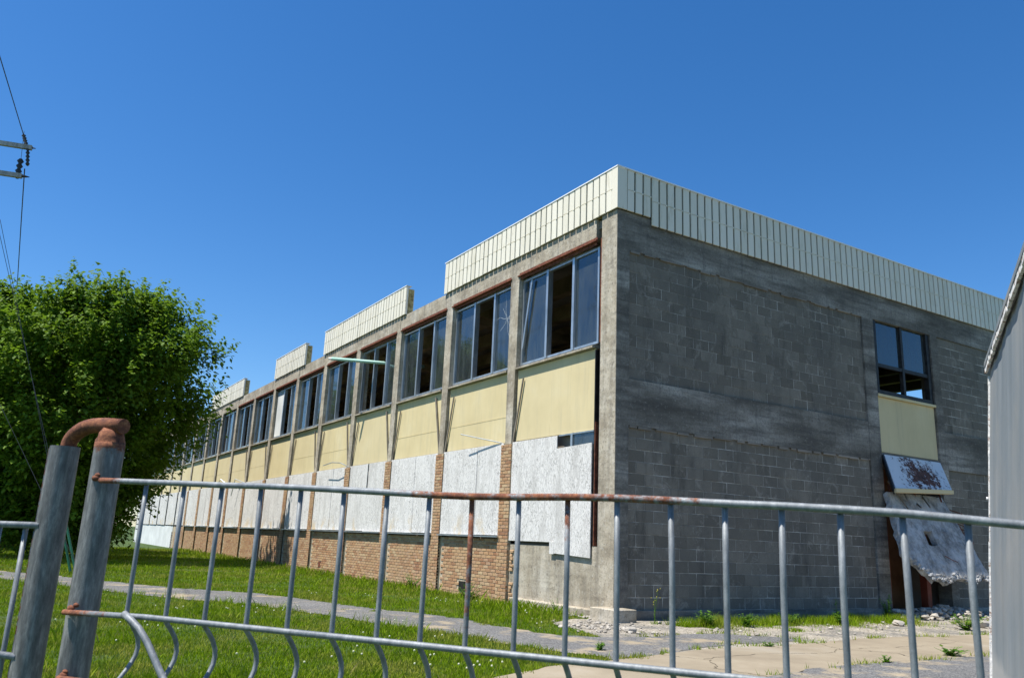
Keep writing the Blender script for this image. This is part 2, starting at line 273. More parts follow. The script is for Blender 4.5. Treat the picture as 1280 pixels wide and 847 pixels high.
# ------------------------------------------------------------------ mesh helpers
class MB:
    def __init__(s): s.v = []; s.f = []; s.a = []
    def add(s, vs, fs, a=0.0):
        o = len(s.v); s.v += [tuple(v) for v in vs]; s.f += [tuple(i + o for i in f) for f in fs]
        s.a += (list(a) if hasattr(a, '__len__') else [a] * len(vs)); return s
    def box(s, x0, x1, y0, y1, z0, z1, a=0.0):
        return s.add([(x0, y0, z0), (x1, y0, z0), (x1, y1, z0), (x0, y1, z0), (x0, y0, z1), (x1, y0, z1), (x1, y1, z1), (x0, y1, z1)],
                     [(0, 3, 2, 1), (4, 5, 6, 7), (0, 1, 5, 4), (1, 2, 6, 5), (2, 3, 7, 6), (3, 0, 4, 7)], a)
    def cbox(s, x0, x1, y0, y1, z0, z1, b=.01, jit=0.0):   # bevelled box: each corner cut
        v = []; f = []
        def J(): return random.uniform(-jit, jit)
        X = (x0, x1); Y = (y0, y1); Z = (z0, z1); idx = {}
        for i in (0, 1):
            for j in (0, 1):
                for k in (0, 1):
                    sx, sy, sz = (b if i == 0 else -b), (b if j == 0 else -b), (b if k == 0 else -b)
                    jx, jy, jz = J(), J(), J()
                    idx[(i, j, k, 0)] = len(v); v.append((X[i] + jx, Y[j] + sy + jy, Z[k] + sz + jz))
                    idx[(i, j, k, 1)] = len(v); v.append((X[i] + sx + jx, Y[j] + jy, Z[k] + sz + jz))
                    idx[(i, j, k, 2)] = len(v); v.append((X[i] + sx + jx, Y[j] + sy + jy, Z[k] + jz))
        I = idx
        for i in (0, 1): f.append([I[(i, 0, 0, 0)], I[(i, 1, 0, 0)], I[(i, 1, 1, 0)], I[(i, 0, 1, 0)]][::(1 if i else -1)])
        for j in (0, 1): f.append([I[(0, j, 0, 1)], I[(0, j, 1, 1)], I[(1, j, 1, 1)], I[(1, j, 0, 1)]][::(1 if j else -1)])
        for k in (0, 1): f.append([I[(0, 0, k, 2)], I[(1, 0, k, 2)], I[(1, 1, k, 2)], I[(0, 1, k, 2)]][::(1 if k else -1)])
        for i in (0, 1):
            for j in (0, 1): f.append([I[(i, j, 0, 0)], I[(i, j, 0, 1)], I[(i, j, 1, 1)], I[(i, j, 1, 0)]])
            for k in (0, 1): f.append([I[(i, 0, k, 0)], I[(i, 1, k, 0)], I[(i, 1, k, 2)], I[(i, 0, k, 2)]])
        for j in (0, 1):
            for k in (0, 1): f.append([I[(0, j, k, 1)], I[(1, j, k, 1)], I[(1, j, k, 2)], I[(0, j, k, 2)]])
        for i in (0, 1):
            for j in (0, 1):
                for k in (0, 1): f.append([I[(i, j, k, 0)], I[(i, j, k, 1)], I[(i, j, k, 2)]])
        return s.add(v, f)
    def quad(s, a, b, c, d, at=0.0): return s.add([a, b, c, d], [(0, 1, 2, 3)], at)
    def prism(s, pts, ext):     # polygon pts (3d) extruded by vector
        n = len(pts); e = Vector(ext); p = [Vector(q) for q in pts]
        return s.add([*p, *[q + e for q in p]], [tuple(range(n))[::-1], tuple(range(n, 2 * n))] + [(i, (i + 1) % n, n + (i + 1) % n, n + i) for i in range(n)])
    def tube(s, pts, r, seg=10, a=0.0, cap=True):
        p = [Vector(q) for q in pts]; n = len(p); rr = r if hasattr(r, '__len__') else [r] * n
        aa = a if hasattr(a, '__len__') else [a] * n
        T = []
        for i in range(n):
            d = (p[min(i + 1, n - 1)] - p[max(i - 1, 0)]).normalized(); T.append(d)
        u = T[0].orthogonal().normalized(); vs = []; at = []; fs = []
        for i in range(n):
            u = (u - T[i] * u.dot(T[i])).normalized(); w = T[i].cross(u)
            for k in range(seg):
                g = 2 * math.pi * k / seg; vs.append(p[i] + (u * math.cos(g) + w * math.sin(g)) * rr[i]); at.append(aa[i])
        for i in range(n - 1):
            for k in range(seg):
                k2 = (k + 1) % seg; fs.append((i * seg + k, i * seg + k2, (i + 1) * seg + k2, (i + 1) * seg + k))
        if cap: fs += [tuple(range(seg))[::-1], tuple(range((n - 1) * seg, n * seg))]
        return s.add(vs, fs, at)
    def mesh(s, name, mats, smooth=False, origin=(0, 0, 0)):
        me = bpy.data.meshes.new(name); o = Vector(origin)
        me.from_pydata([tuple(Vector(v) - o) for v in s.v], [], s.f)
        mats = mats if isinstance(mats, (list, tuple)) else [mats]
        for m in mats: me.materials.append(M[m])
        if any(s.a):
            at = me.attributes.new('rust', 'FLOAT', 'POINT'); at.data.foreach_set('value', [float(x) for x in s.a])
        if smooth:
            me.polygons.foreach_set('use_smooth', [len(p.vertices) == 4 for p in me.polygons])
        me.update(); return me
def link(name, data, parent=None, loc=(0, 0, 0), rot=(0, 0, 0)):
    o = bpy.data.objects.new(name, data); COL.objects.link(o); o.location = loc; o.rotation_euler = rot
    if parent: o.parent = parent
    return o
def part(name, mb, mat, parent, smooth=False, label=None, kind=None):
    o = link(name, mb.mesh(name, mat, smooth), parent)
    if label: o['label'] = label
    if kind: o['kind'] = kind
    return o
def tag(o, label=None, cat=None, group=None, kind=None):
    for k, v in (('label', label), ('category', cat), ('group', group), ('kind', kind)):
        if v: o[k] = v
    return o
def thing(name, label, cat, loc=(0, 0, 0), rot=(0, 0, 0), group=None):
    return tag(link(name, None, None, loc, rot), label, cat, group)
def np_mesh(name, V, F, mat):
    me = bpy.data.meshes.new(name); nf, k = F.shape
    me.vertices.add(len(V)); me.vertices.foreach_set('co', V.astype(np.float32).ravel())
    me.loops.add(nf * k); me.loops.foreach_set('vertex_index', F.astype(np.int32).ravel())
    me.polygons.add(nf); me.polygons.foreach_set('loop_start', (np.arange(nf) * k).astype(np.int32)); me.polygons.foreach_set('loop_total', np.full(nf, k, np.int32))
    me.materials.append(M[mat]); me.update(calc_edges=True); return me

# ------------------------------------------------------------------ ground
def rough_poly(pts, step=.18, jit=.05, sharp=()):
    out = []; n = len(pts)
    for i in range(n):
        a = Vector(pts[i]); b = Vector(pts[(i + 1) % n]); L = (b - a).length; k = max(1, int(L / step)); nrm = Vector((-(b - a).y, (b - a).x)).normalized()
        for j in range(k):
            q = a + (b - a) * (j / k)
            if j and L < 60: q += nrm * random.gauss(0, jit)
            out.append((q.x, q.y))
    return out
def sheet(name, pts, z, mat, step=.18, jit=.05):
    P = rough_poly(pts, step, jit) if step else pts
    o = link(name, MB().add([(x, y, z) for x, y in P], [tuple(range(len(P)))]).mesh(name, mat)); o['kind'] = 'structure'; return P
g = MB(); xs = [-900, -300, -120, -60, -40, -20, 0, 20, 60, 200, 900]
sheet('ground', [(-900, -900), (900, -900), (900, 900), (-900, 900)], 0.0, 'soil', 0)
GRAVEL = sheet('gravel_strip', [(-.35, -.55), (.2, -1.35), (1.95, -1.75), (4.3, -3.0), (8.2, -3.4), (9.5, -2), (9.5, 13.5), (.05, 13.5), (.05, .05), (-.3, -.02)], .004, 'gravel')
ASPH = sheet('asphalt_path', [(-31, -19.8), (-12.43, -8.55), (-11.02, -7.6), (-8.88, -6.62), (-6.84, -5.5), (-5.45, -4.2), (-2.83, -3.4), (-.96, -2.6), (.82, -2.42), (1.66, -2.2), (1.96, -1.28), (1.9, -.65), (1.89, .28), (2.3, .88), (2.61, 1.3), (2.9, .9), (2.9, .3), (3.07, -1.06), (3.41, -1.97), (3.65, -2.98), (2.98, -3.18), (2.32, -3.4), (1.16, -3.64), (.29, -3.91), (-.59, -4.2), (-2.9, -4.9), (-4.32, -5.9), (-6.1, -6.95), (-7.72, -7.7), (-9.6, -8.6), (-28, -20.8)], .008, 'asphalt')
PAD = sheet('concrete_pad', [(4.9, -6.3), (4.25, -4.77), (3.82, -3.78), (3.7, -3.02), (3.2, -1.12), (3.22, -.07), (3.0, 1.79), (2.88, 2.79), (2.96, 4.3), (2.98, 5.53), (3.0, 9), (5.0, 9), (4.7, 3.2), (4.71, 2.35), (4.74, 1.37), (4.73, .57), (4.74, -.05), (4.78, -1.14), (5.04, -2.18), (5.9, -6.2)], .012, 'pad', .2, .03)
YARD = sheet('asphalt_yard', [(5.9, -6.2), (5.04, -2.18), (4.78, -1.14), (4.74, -.05), (4.7, 3.2), (5.0, 9), (9.3, 13), (14, 13), (14, -6)], .016, 'asphalt', .2, .03)

ck = MB(); random.seed(17)
for pts in ([(3.1, 1.0), (3.7, .7), (4.2, 1.15), (4.74, .9)], [(3.4, -2.2), (4.0, -1.9), (4.5, -2.3), (5.3, -2.1)], [(2.95, 3.9), (3.6, 3.6), (4.7, 3.9)], [(3.9, -1.9), (3.75, -.8), (3.95, .2), (3.7, .7), (3.8, 2.2), (3.6, 3.6)]):
    q = []
    for (ax_, ay_), (bx_, by_) in zip(pts, pts[1:]):
        for j in range(10): q.append((ax_ + (bx_ - ax_) * j / 10 + random.gauss(0, .02), ay_ + (by_ - ay_) * j / 10 + random.gauss(0, .02)))
    for a_, b_ in zip(q, q[1:]):
        d_ = Vector((b_[0] - a_[0], b_[1] - a_[1])).normalized(); w_ = random.uniform(.0015, .006)
        ck.add([(a_[0] - d_.y * w_, a_[1] + d_.x * w_, .0145), (a_[0] + d_.y * w_, a_[1] - d_.x * w_, .0145), (b_[0] + d_.y * w_, b_[1] - d_.x * w_, .0145), (b_[0] - d_.y * w_, b_[1] + d_.x * w_, .0145)], [(0, 1, 2, 3)])
tag(link('pad_crack', ck.mesh('pad_crack', 'crackdirt')), kind='structure')
# ------------------------------------------------------------------ the building
Bd = thing('derelict_building', 'long two-storey derelict concrete and brick building with cream roof edge and boarded windows', 'building')
cen = lambda k: -.40 - 3.053 * k
NB = 18; XE = cen(NB) - .17; YB = 16.0
P = lambda n, mb, m, **k: part(n, mb, m, k.pop('parent', Bd), **k)
# shell: roof, floors, end and back walls (inside faces dark)
P('roof', MB().box(XE, -.05, .05, YB - .05, 6.98, 7.14), 'interior')
P('upper_floor', MB().box(XE, -.24, .3, YB - .25, 3.70, 3.94), 'interior')
P('back_wall', MB().box(XE, -.06, YB - .2, YB, 0, 5.2).box(XE, -7.2, YB - .2, YB, 5.2, 6.5).box(-3.1, -.06, YB - .2, YB, 5.2, 6.5).box(XE, -.06, YB - .2, YB, 6.5, 6.98), 'interior')
P('end_wall', MB().box(XE - .2, XE, 0, YB, 0, 7.18), 'concrete')
for i in range(12):
    y = 1.2 + i * 1.25
    P('ceiling_joist', MB().box(XE + .1, -.3, y, y + .22, 6.62, 6.975), 'joist')
for i in range(6): P('ceiling_beam', MB().box(-6.6 - i * 6.1, -6.3 - i * 6.1, .3, YB - .3, 6.42, 6.61), 'joist')
for i in range(5):
    for y in (5.2, 10.4): P('inner_column', MB().box(-6.6 - i * 6.1, -6.25 - i * 6.1, y, y + .35, 3.945, 6.415), 'interior')
P('inner_wall', MB().box(XE, -3.5, 4.0, 4.12, 0, 3.695), 'interior')
# --- long facade (y = 0)
beam = MB()
x = -.60
def jagged_box_x(mb, x0, x1, y0, y1, z0, z1, n=12, j=.008):
    xs = np.linspace(x0, x1, n + 1)
    for i in range(n):
        pass
    return mb.box(x0, x1, y0, y1, z0, z1)
for k in range(NB):
    x1 = -.612 if k == 0 else cen(k); x0 = cen(k + 1)
    beam.box(x0 + .004, x1 - .004, -.012 + (k % 3) * .004, .3, 6.80, 7.175)
P('roof_beam', beam, 'concrete')
for k in range(NB + 1):
    c0 = cen(k)
    if k == 0: continue
    w = .165
    mb = MB()
    # tapering concrete column from brick pier to beam
    zt = 6.795
    mb.prism([(c0 - w + .03, -.03, 3.13), (c0 + w - .06, -.03, 3.13), (c0 + w - .02, -.03, 4.70), (c0 + w, -.03, 4.72), (c0 + w, -.03, zt), (c0 - w, -.03, zt), (c0 - w, -.03, 4.72)], (0, .32, 0))
    P('concrete_column', mb, 'concrete')
# corner column
P('corner_column', MB().box(-.44, -.001, -.016, .27, .14, 7.172).box(-.60, -.445, -.008, .2, .14, 1.15), 'concrete', label='broad corner column, pale on the sunny side')
P('jamb_channel', MB().box(-.515, -.445, .03, .10, 1.155, 6.80).box(-.60, -.575, -.01, .07, 1.155, 4.62), 'darkmetal')
P('rust_strip', MB().box(-.505, -.455, .012, .028, 4.75, 6.76), 'rust'); P('rust_strip', MB().box(-.560, -.545, -.02, .06, 1.16, 3.3), 'rust')
random.seed(3)
WY = .07
for k in range(NB):
    xr = -.615 if k == 0 else cen(k) - .172
    xl = cen(k + 1) + .172
    w = xr - xl
    # rust lintel
    if k < 9:
        P('lintel', MB().box(xl - .05, xr + .04, -.055, .0, 6.72, 6.745).box(xl - .05, xr + .04, -.02, -.013, 6.746, 6.80).box(xl, xr, .0, .012, 6.66, 6.719), 'rust')
    else:
        P('lintel', MB().box(xl - .0, xr + .0, -.03, .02, 6.72, 6.78), 'concrete')
    # sill
    P('window_sill', MB().prism([(xl + .004, -.065, 4.665), (xl + .004, .16, 4.665), (xl + .004, .16, 4.755), (xl + .004, -.065, 4.70)], (w - .008, 0, 0)), 'concrete')
    # window frame
    fr = MB().box(xl, xl + .05, WY, WY + .09, 4.765, 6.655).box(xr - .05, xr, WY, WY + .09, 4.765, 6.655).box(xl + .051, xr - .051, WY + .004, WY + .086, 6.60, 6.654).box(xl + .051, xr - .051, WY + .004, WY + .086, 4.766, 4.81)
    F_ = P('window_frame', fr, 'alu')
    m1, m2 = xl + w * .36, xl + w * .70
    P('mullion', MB().box(m1 - .035, m1 + .035, WY - .02, WY + .10, 4.77, 6.64), 'alu')
    P('mullion', MB().box(m2 - .035, m2 + .035, WY - .02, WY + .10, 4.77, 6.64), 'alu')
    lites = [(xl + .052, m1 - .037), (m1 + .037, m2 - .037), (m2 + .037, xr - .052)]
    pat = {0: 'gog', 1: 'gog', 2: 'gog', 3: 'oog', 4: 'gog', 5: 'gog', 6: 'ggo', 7: 'wog', 8: 'gog', 9: 'ogg', 10: 'gog'}.get(k, random.choice(['gog', 'ggo', 'gog', 'ogg']))
    if k == 6: pat = 'wog'
    if k == 7: pat = 'gog'
    for (a, b), ch in zip(lites, pat):
        if ch == 'g': P('pane', MB().box(a, b, WY + .035, WY + .045, 4.811, 6.599), 'glass', parent=F_)
        if ch == 'w': P('board', MB().box(a, b, WY + .01, WY + .045, 4.811, 6.599), 'whitepaint', parent=F_, label='white board in place of a pane')
    if k == 0:   # sagging blind or loose strip hanging in the left lite
        a = lites[0][0] if pat[0] != 'o' else lites[0][0]
        P('loose_strip', MB().prism([(a + .30, WY - .03, 6.56), (a + .36, WY - .03, 6.56), (a + .06, WY - .03, 5.1), (a + .02, WY - .03, 5.1)], (0, .02, 0)), 'alu')
    if k == 1:
        cr = MB(); cx, cz = lites[2][0] + .45, 5.95
        for i in range(11):
            g = random.uniform(0, 2 * math.pi); L = random.uniform(.15, .75); bx, bz = cx, cz
            px, pz = bx, bz
            for s_ in range(3):
                g2 = g + random.uniform(-.35, .35); nx, nz = px + math.cos(g2) * L / 3 * .6, pz + math.sin(g2) * L / 3
                if lites[2][0] < nx < lites[2][1]:
                    d = Vector((-(nz - pz), 0, nx - px)).normalized() * .002
                    cr.add([(px - d.x, WY + .033, pz - d.z), (px + d.x, WY + .033, pz + d.z), (nx + d.x, WY + .033, nz + d.z), (nx - d.x, WY + .033, nz - d.z)], [(0, 1, 2, 3)])
                    px, pz = nx, nz
        P('glass_crack', cr, 'crack', parent=F_)
    # yellow panel and the concrete behind
    if k < 13:
        P('yellow_panel', MB().cbox(xl + .008, xr - .008, .02 + random.uniform(0, .012), .06, 3.165, 4.655, .006), 'yellow')
    else: P('yellow_panel', MB().box(xl + .008, xr - .008, .02, .06, 3.165, 4.655), 'yellow')
    if random.random() < .75 and k > 0:
        P('panel_seam', MB().box(xl + .01, xr - .01, .0165, .019, 3.165 + .560, 3.165 + .565), 'yellow')
    # boards over the ground floor windows
    P('pocket', MB().box(xl, xr, .12, .2, 1.0, 3.16), 'interior')
    if k == 0:
        P('plywood_board', MB().cbox(xl - .005, -1.695, -.035, -.015, 1.19, 3.145, .005), 'osb')
        P('plywood_board', MB().prism([(-1.685, -.05, 1.0), (-.605, -.05, .955), (-.605, -.05, 2.93), (-1.685, -.05, 2.90)], (0, .02, 0)).box(-1.83, -1.687, -.052, -.03, .985, 1.20), 'osb', label='white chipboard sheet hanging lower than its neighbour')
        P('window_frame', MB().box(-1.31, -1.25, -.005, .05, 2.85, 3.16).box(-1.69, -.62, -.004, .05, 3.135, 3.16), 'alu')
        P('pane', MB().box(-1.248, -.625, .02, .03, 2.8, 3.133), 'glass')
    else:
        sp = xl + w * random.choice([.56, .6, .64]); gap = .026
        if k == 3: sp = xl + w * .53; gap = .10
        z0 = 1.275
        P('plywood_board', MB().cbox(xl - .02, sp - gap / 2, -.035 + random.uniform(-.006, .004), -.01, z0 + random.uniform(0, .02), 3.15, .005), 'osb')
        P('plywood_board', MB().cbox(sp + gap / 2, xr + .01, -.04 + random.uniform(-.006, .004), -.012, z0 + random.uniform(0, .02), 3.15, .005), 'osb')
        if k == 3: P('board', MB().box(sp - .06, sp + .06, -.034, -.011, z0, 2.35), 'osb')
        if k < 12: P('lower_sill', MB().box(xl - .0, xr + .0, -.11, .02, 1.245, 1.272), 'alu')
    # loose straps splaying out at the columns
    if k > 0 and k < 9:
        c0 = cen(k)
        if random.random() < .8: P('loose_strap', MB().prism([(c0 - .55, -.02, 4.55), (c0 - .50, -.02, 4.55), (c0 - .13, -.02, 3.15), (c0 - .17, -.02, 3.15)], (0, .025, 0)), 'wood')
        if random.random() < .8: P('loose_strap', MB().prism([(c0 + .43, -.02, 4.45), (c0 + .46, -.02, 4.45), (c0 + .16, -.02, 3.15), (c0 + .12, -.02, 3.15)], (0, .025, 0)), 'wood')
# ground floor plinth under bay one: pale concrete
P('plinth', MB().box(-3.27, -.605, .0, .2, .10, 1.13), 'concrete', label='pale streaked concrete under the first boarded window')
P('footing', MB().cbox(-3.1, -.25, -.10, .1, -.05, .135, .02), 'concrete')
# corner footing block
P('footing_block', MB().cbox(-.25, .38, -.30, .16, -.05, .20, .008, .004), 'concrete')
# brickwork
BL, BH, BD = .2032, .0677, .05
def brick_mesh(L, H):
    return MB().cbox(-L / 2, L / 2, 0, BD, -H / 2, H / 2, .004)
bm_full = brick_mesh(BL - .012, BH - .012).mesh('brick', 'brick')
bm_half = brick_mesh(BL / 2 - .012, BH - .012).mesh('brick', 'brick')
bricks = []   # x, z, yfront, full
XB = -38.0
rows = 18
for r in range(rows):
    z = (r + .5) * BH
    x = -3.60 - (BL / 2 if r % 2 else 0)
    while x > XB - (0 if r > 12 else 2.6 - r * .0):
        kx = (-.40 - (x - BL / 2)) / 3.053; dist = abs(kx - round(kx)) * 3.053
        if dist > .30: bricks.append((x - BL / 2, z, 0.0, True))
        x -= BL
piers = [k for k in range(1, 13)]
for k in piers:
    c0 = cen(k) - (0.03 if k == 1 else 0)
    for r in range(46):
        z = (r + .5) * BH
        if r % 2 == 0: bricks += [(c0 - BL / 2, z, -.065, True), (c0 + BL / 2, z, -.065, True)]
        else: bricks += [(c0, z, -.065, True), (c0 - BL * .75, z, -.065, False), (c0 + BL * .75, z, -.065, False)]
holes = [(-5.18, .2, .16), (-14.5, .24, .13)]
bricks = [b for b in bricks if not any(abs(b[0] - h[0]) < h[2] and abs(b[1] - h[1]) < h[2] * .7 for h in holes)]
cam2 = Vector((10.77, -8.74, 1.18))
bricks.sort(key=lambda b: (Vector((b[0], b[2], b[1])) - cam2).length)
bw = P('brick_wall', MB().box(XB - 2.4, -3.62, .012, .25, -.05, 1.21), 'brickmortar')
random.seed(5)
for i, (x, z, y, full) in enumerate(bricks[:300]):
    o = link('brick', bm_full if full else bm_half, bw, (x, y + random.uniform(-.003, .003), z), (0, random.uniform(-.006, .006), random.uniform(-.01, .01)))
rest = MB()
tpl = {True: brick_mesh(BL - .012, BH - .012), False: brick_mesh(BL / 2 - .012, BH - .012)}
for (x, z, y, full) in bricks[300:]:
    if x > -16:
        tp = tpl[full]; dy = random.uniform(-.003, .003)
        rest.add([(a + x, b + y + dy, c_ + z) for a, b, c_ in tp.v], tp.f)
    else:
        L = (BL if full else BL / 2) / 2 - .006; rest.box(x - L, x + L, y, y + BD, z - BH / 2 + .006, z + BH / 2 - .006)
part('brickwork', rest, 'brickstuff', bw, kind='stuff')
for k in piers:
    c0 = cen(k) - (0.03 if k == 1 else 0)
    P('brick_pier', MB().box(c0 - BL + .006, c0 + BL - .006, -.053, .02, -.05, 3.115), 'brickmortar')
P('hole_vent_plate', MB().box(-5.32, -5.04, -.004, .011, .10, .30), 'darkmetal'); P('hole_vent_plate', MB().box(-14.6, -14.4, -.004, .011, .16, .32), 'rust')  # first plate's dark colour stands for the unlit brick hole; the second is a vent
# broken brick ends beside the first pier
bb = MB()
for r in range(15):
    if r in (6, 7, 8): continue
    z = (r + .5) * BH
    bb.cbox(-3.245 + random.uniform(-.01, .01), -3.245 + random.uniform(.03, .14), -.03, .03, z - .028, z + .028, .01, .008)
P('broken_brick_end', bb, 'brick', kind='stuff')
# far pale concrete base and the step of the brick
P('far_plinth', MB().box(XE, XB - 2.45, .0, .25, -.05, 1.24), 'whitepaint')
# roof edge panels
pm = MB()
def fascia_mesh(w, h):
    hw = w / 2; t_ = .03
    m = MB()
    for z0, z1 in ((0, h * .5 - .006), (h * .5 + .006, h)):
        m.add([(-hw, t_, z0), (-hw, 0.006, z0), (-hw + .01, 0, z0), (hw - .01, 0, z0), (hw, .006, z0), (hw, t_, z0),
               (-hw, t_, z1), (-hw, 0.006, z1), (-hw + .01, 0, z1), (hw - .01, 0, z1), (hw, .006, z1), (hw, t_, z1)],
              [(0, 1, 7, 6), (1, 2, 8, 7), (2, 3, 9, 8), (3, 4, 10, 9), (4, 5, 11, 10), (0, 5, 4, 3, 2, 1), (6, 7, 8, 9, 10, 11)])
    m.box(-hw, hw, .012, .028, h * .5 - .0061, h * .5 + .0061)
    m.box(hw - .02, hw + .014, -.008, .008, h * .5 - .012, h * .5 + .012)
    return m
fpm = fascia_mesh(.168, .82).mesh('fascia_panel', 'fascia'); fpr = fascia_mesh(.160, .82).mesh('fascia_panel', 'fascia'); fps = fascia_mesh(.160, .97).mesh('fascia_panel', 'fascia')
segs = [(-6.86, -.09), (-16.0, -9.22), (-21.98, -18.1), (-33.7, -27.1), (-45.5, -39.5)]
PITCH = .2
for si, (x0, x1) in enumerate(segs):
    n = int(round((x1 - x0) / PITCH)); zb = 7.183
    P('fascia_backing', MB().box(x0 + .01, x1 - .002, -.028, .0, zb + .02, 7.985), 'darkgap')
    P('fascia_body', MB().box(x0 + .06, x1 - .06, .001, .20, zb, 7.95), 'foam')
    P('edge_cap', MB().box(x0 - .01, x1 + (.09 + .062 if si == 0 else .01), -.070, .10, 8.005, 8.018).box(x0 - .01, x1 + (.09 + .062 if si == 0 else .01), -.073, -.0701, 7.996, 8.018), 'capmetal')
    if si: P('end_plate', MB().box(x1 - .0, x1 + .015, -.05, .0, zb, 7.99).box(x1 - .25, x1 - .1, .201, .23, zb, 7.95), 'fascia')
    for i in range(n):
        xx = x0 + (i + .5) * (x1 - x0) / n
        link('fascia_panel', fpm, Bd, (xx, -.06 + random.uniform(-.004, .003), 7.18 + random.uniform(-.006, .004)), (0, random.uniform(-.006, .006), random.uniform(-.03, .03)))
# corner panel
P('corner_panel', MB().prism([(-.10, -.064, 7.18), (.064, -.064, 7.18), (.064, .16, 7.18), (.034, .16, 7.18), (.034, -.034, 7.18), (-.10, -.034, 7.18)], (0, 0, .822)), 'fascia')
P('fascia_backing', MB().box(.001, .03, .0, YB, 7.19, 7.985).box(.001, .03, .86, YB, 7.08, 7.1899), 'darkgap')
P('fascia_body', MB().box(-.25, .0, .2, YB, 7.183, 7.95), 'foam')
P('edge_cap', MB().box(-.10, .075, .105, YB + .05, 8.006, 8.019).box(.0751, .078, -.08, YB + .05, 7.992, 8.019), 'capmetal')
nR = 79
for i in range(nR):
    y = .26 + i * PITCH
    low = y > .86
    link('fascia_panel', fps if low else fpr, Bd, (.062, y, 7.03 if low else 7.18), (0, 0, math.pi / 2 + random.uniform(-.01, .01)))
# --- short facade (x = 0)
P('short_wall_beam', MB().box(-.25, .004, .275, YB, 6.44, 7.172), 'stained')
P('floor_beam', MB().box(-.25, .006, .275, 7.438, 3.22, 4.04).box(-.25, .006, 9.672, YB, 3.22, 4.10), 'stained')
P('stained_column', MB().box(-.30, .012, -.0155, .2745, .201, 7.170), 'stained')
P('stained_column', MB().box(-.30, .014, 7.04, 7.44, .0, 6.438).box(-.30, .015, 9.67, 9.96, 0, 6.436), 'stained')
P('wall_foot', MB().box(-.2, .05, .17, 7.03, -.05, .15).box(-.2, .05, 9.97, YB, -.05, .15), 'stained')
bwl = P('block_wall', MB().box(-.2, -.0295, .276, 7.035, .12, 3.215).box(-.2, -.0295, .276, 7.035, 4.045, 6.435).box(-.2, -.0295, 9.965, YB, .12, 3.215).box(-.2, -.0295, 9.965, YB, 4.105, 6.435), 'mortar')
KL, KH = .40, .2047
def block_mesh(L): return MB().cbox(-.04, 0, -L / 2 + .005, L / 2 - .005, -KH / 2 + .005, KH / 2 - .005, .004)
kf = block_mesh(KL).mesh('concrete_block', 'block'); kh = block_mesh(KL / 2).mesh('concrete_block', 'block')
blocks = []
for (y0, y1, z0, z1) in ((.28, 7.035, .15, 3.22), (.28, 7.035, 4.045, 6.44), (9.97, 12.8, .15, 3.22), (9.97, 12.8, 4.105, 6.44)):
    nr = int(round((z1 - z0) / KH)); hh = (z1 - z0) / nr
    for r in range(nr):
        z = z0 + (r + .5) * hh; y = y0; first = True
        while y < y1 - .02:
            L = KL / 2 if (r % 2 and first) else KL
            if y + L > y1: L = y1 - y
            first = False
            blocks.append((y + L / 2, z, L)); y += L
blocks.sort(key=lambda b: (Vector((0, b[0], b[1])) - cam2).length)
for i, (y, z, L) in enumerate(blocks[:300]):
    me = kf if abs(L - KL) < .01 else kh if abs(L - KL / 2) < .01 else block_mesh(L).mesh('concrete_block', 'block')
    link('concrete_block', me, bwl, (-.026 + random.uniform(-.0025, .004), y, z), (0, 0, random.uniform(-.002, .002)))
rest = MB()
for (y, z, L) in blocks[300:]:
    tp = block_mesh(L); dx = -.026 + random.uniform(-.003, .003)
    rest.add([(a + dx, b + y, c_ + z) for a, b, c_ in tp.v], tp.f)
part('concrete_blocks', rest, 'blockstuff', bwl, kind='stuff')
# crumbling joint under the beams
jg = MB()
for zz in (6.435, 3.215):
    y = .3
    while y < 7.0:
        L = random.uniform(.1, .5); jg.box(-.03, .0085 + random.uniform(0, .004), y, min(y + L, 7.03), zz - random.uniform(.015, .05), zz + .002); y += L + random.uniform(.0, .15)
P('crumbled_joint', jg, 'interior', kind='stuff')
# short facade window
wy0, wy1, wz0, wz1 = 7.45, 9.66, 4.72, 6.64
F2 = P('window_frame', MB().box(-.14, -.02, wy0, wy0 + .13, wz0, wz1).box(-.14, -.02, wy1 - .13, wy1, wz0, wz1).box(-.14, -.019, wy0 + .131, wy1 - .131, wz1 - .12, wz1).box(-.14, -.019, wy0 + .131, wy1 - .131, wz0, wz0 + .10), 'darkmetal', label='dark framed four-lite window with its lower lites open')
part('mullion', MB().box(-.12, -.03, 8.52, 8.60, wz0 + .101, wz1 - .121), 'darkmetal', F2)
part('transom', MB().box(-.115, -.035, wy0 + .131, 8.519, 5.36, 5.44).box(-.115, -.035, 8.601, wy1 - .131, 5.36, 5.44), 'darkmetal', F2)
part('pane', MB().box(-.09, -.08, wy0 + .131, 8.519, 5.441, wz1 - .121), 'glass', F2); part('pane', MB().box(-.09, -.08, 8.601, wy1 - .131, 5.441, wz1 - .121), 'glass', F2)
P('window_sill', MB().box(-.15, .03, wy0, wy1, 4.66, 4.715), 'yellow')
P('yellow_panel', MB().cbox(-.10, -.03, wy0 + .01, wy1 - .01, 3.42, 4.655, .005), 'yellow')
# broken doorway below
P('doorway_back', MB().box(-1.32, -1.2, 6.6, 10.6, 0, 3.4), 'tanwall')
P('doorway_side', MB().box(-1.2, -.31, 7.0, 7.1, 0, 3.4), 'interior'); P('doorway_side', MB().box(-1.2, -.31, 9.9, 10.0, 0, 3.4), 'interior')
P('doorway_ceiling', MB().box(-1.2, -.02, 7.45, 9.66, 3.25, 3.41), 'interior')
P('door_post', MB().box(-.28, -.12, 7.46, 7.66, 0, 2.9), 'redframe'); P('door_post', MB().box(-.28, -.12, 8.95, 9.1, 0, 2.5), 'redframe')
P('door_header', MB().box(-.28, -.121, 7.661, 8.949, 2.35, 2.5), 'redframe')
P('door_step', MB().box(-.3, .10, 7.45, 9.66, -.05, .12), 'concrete')
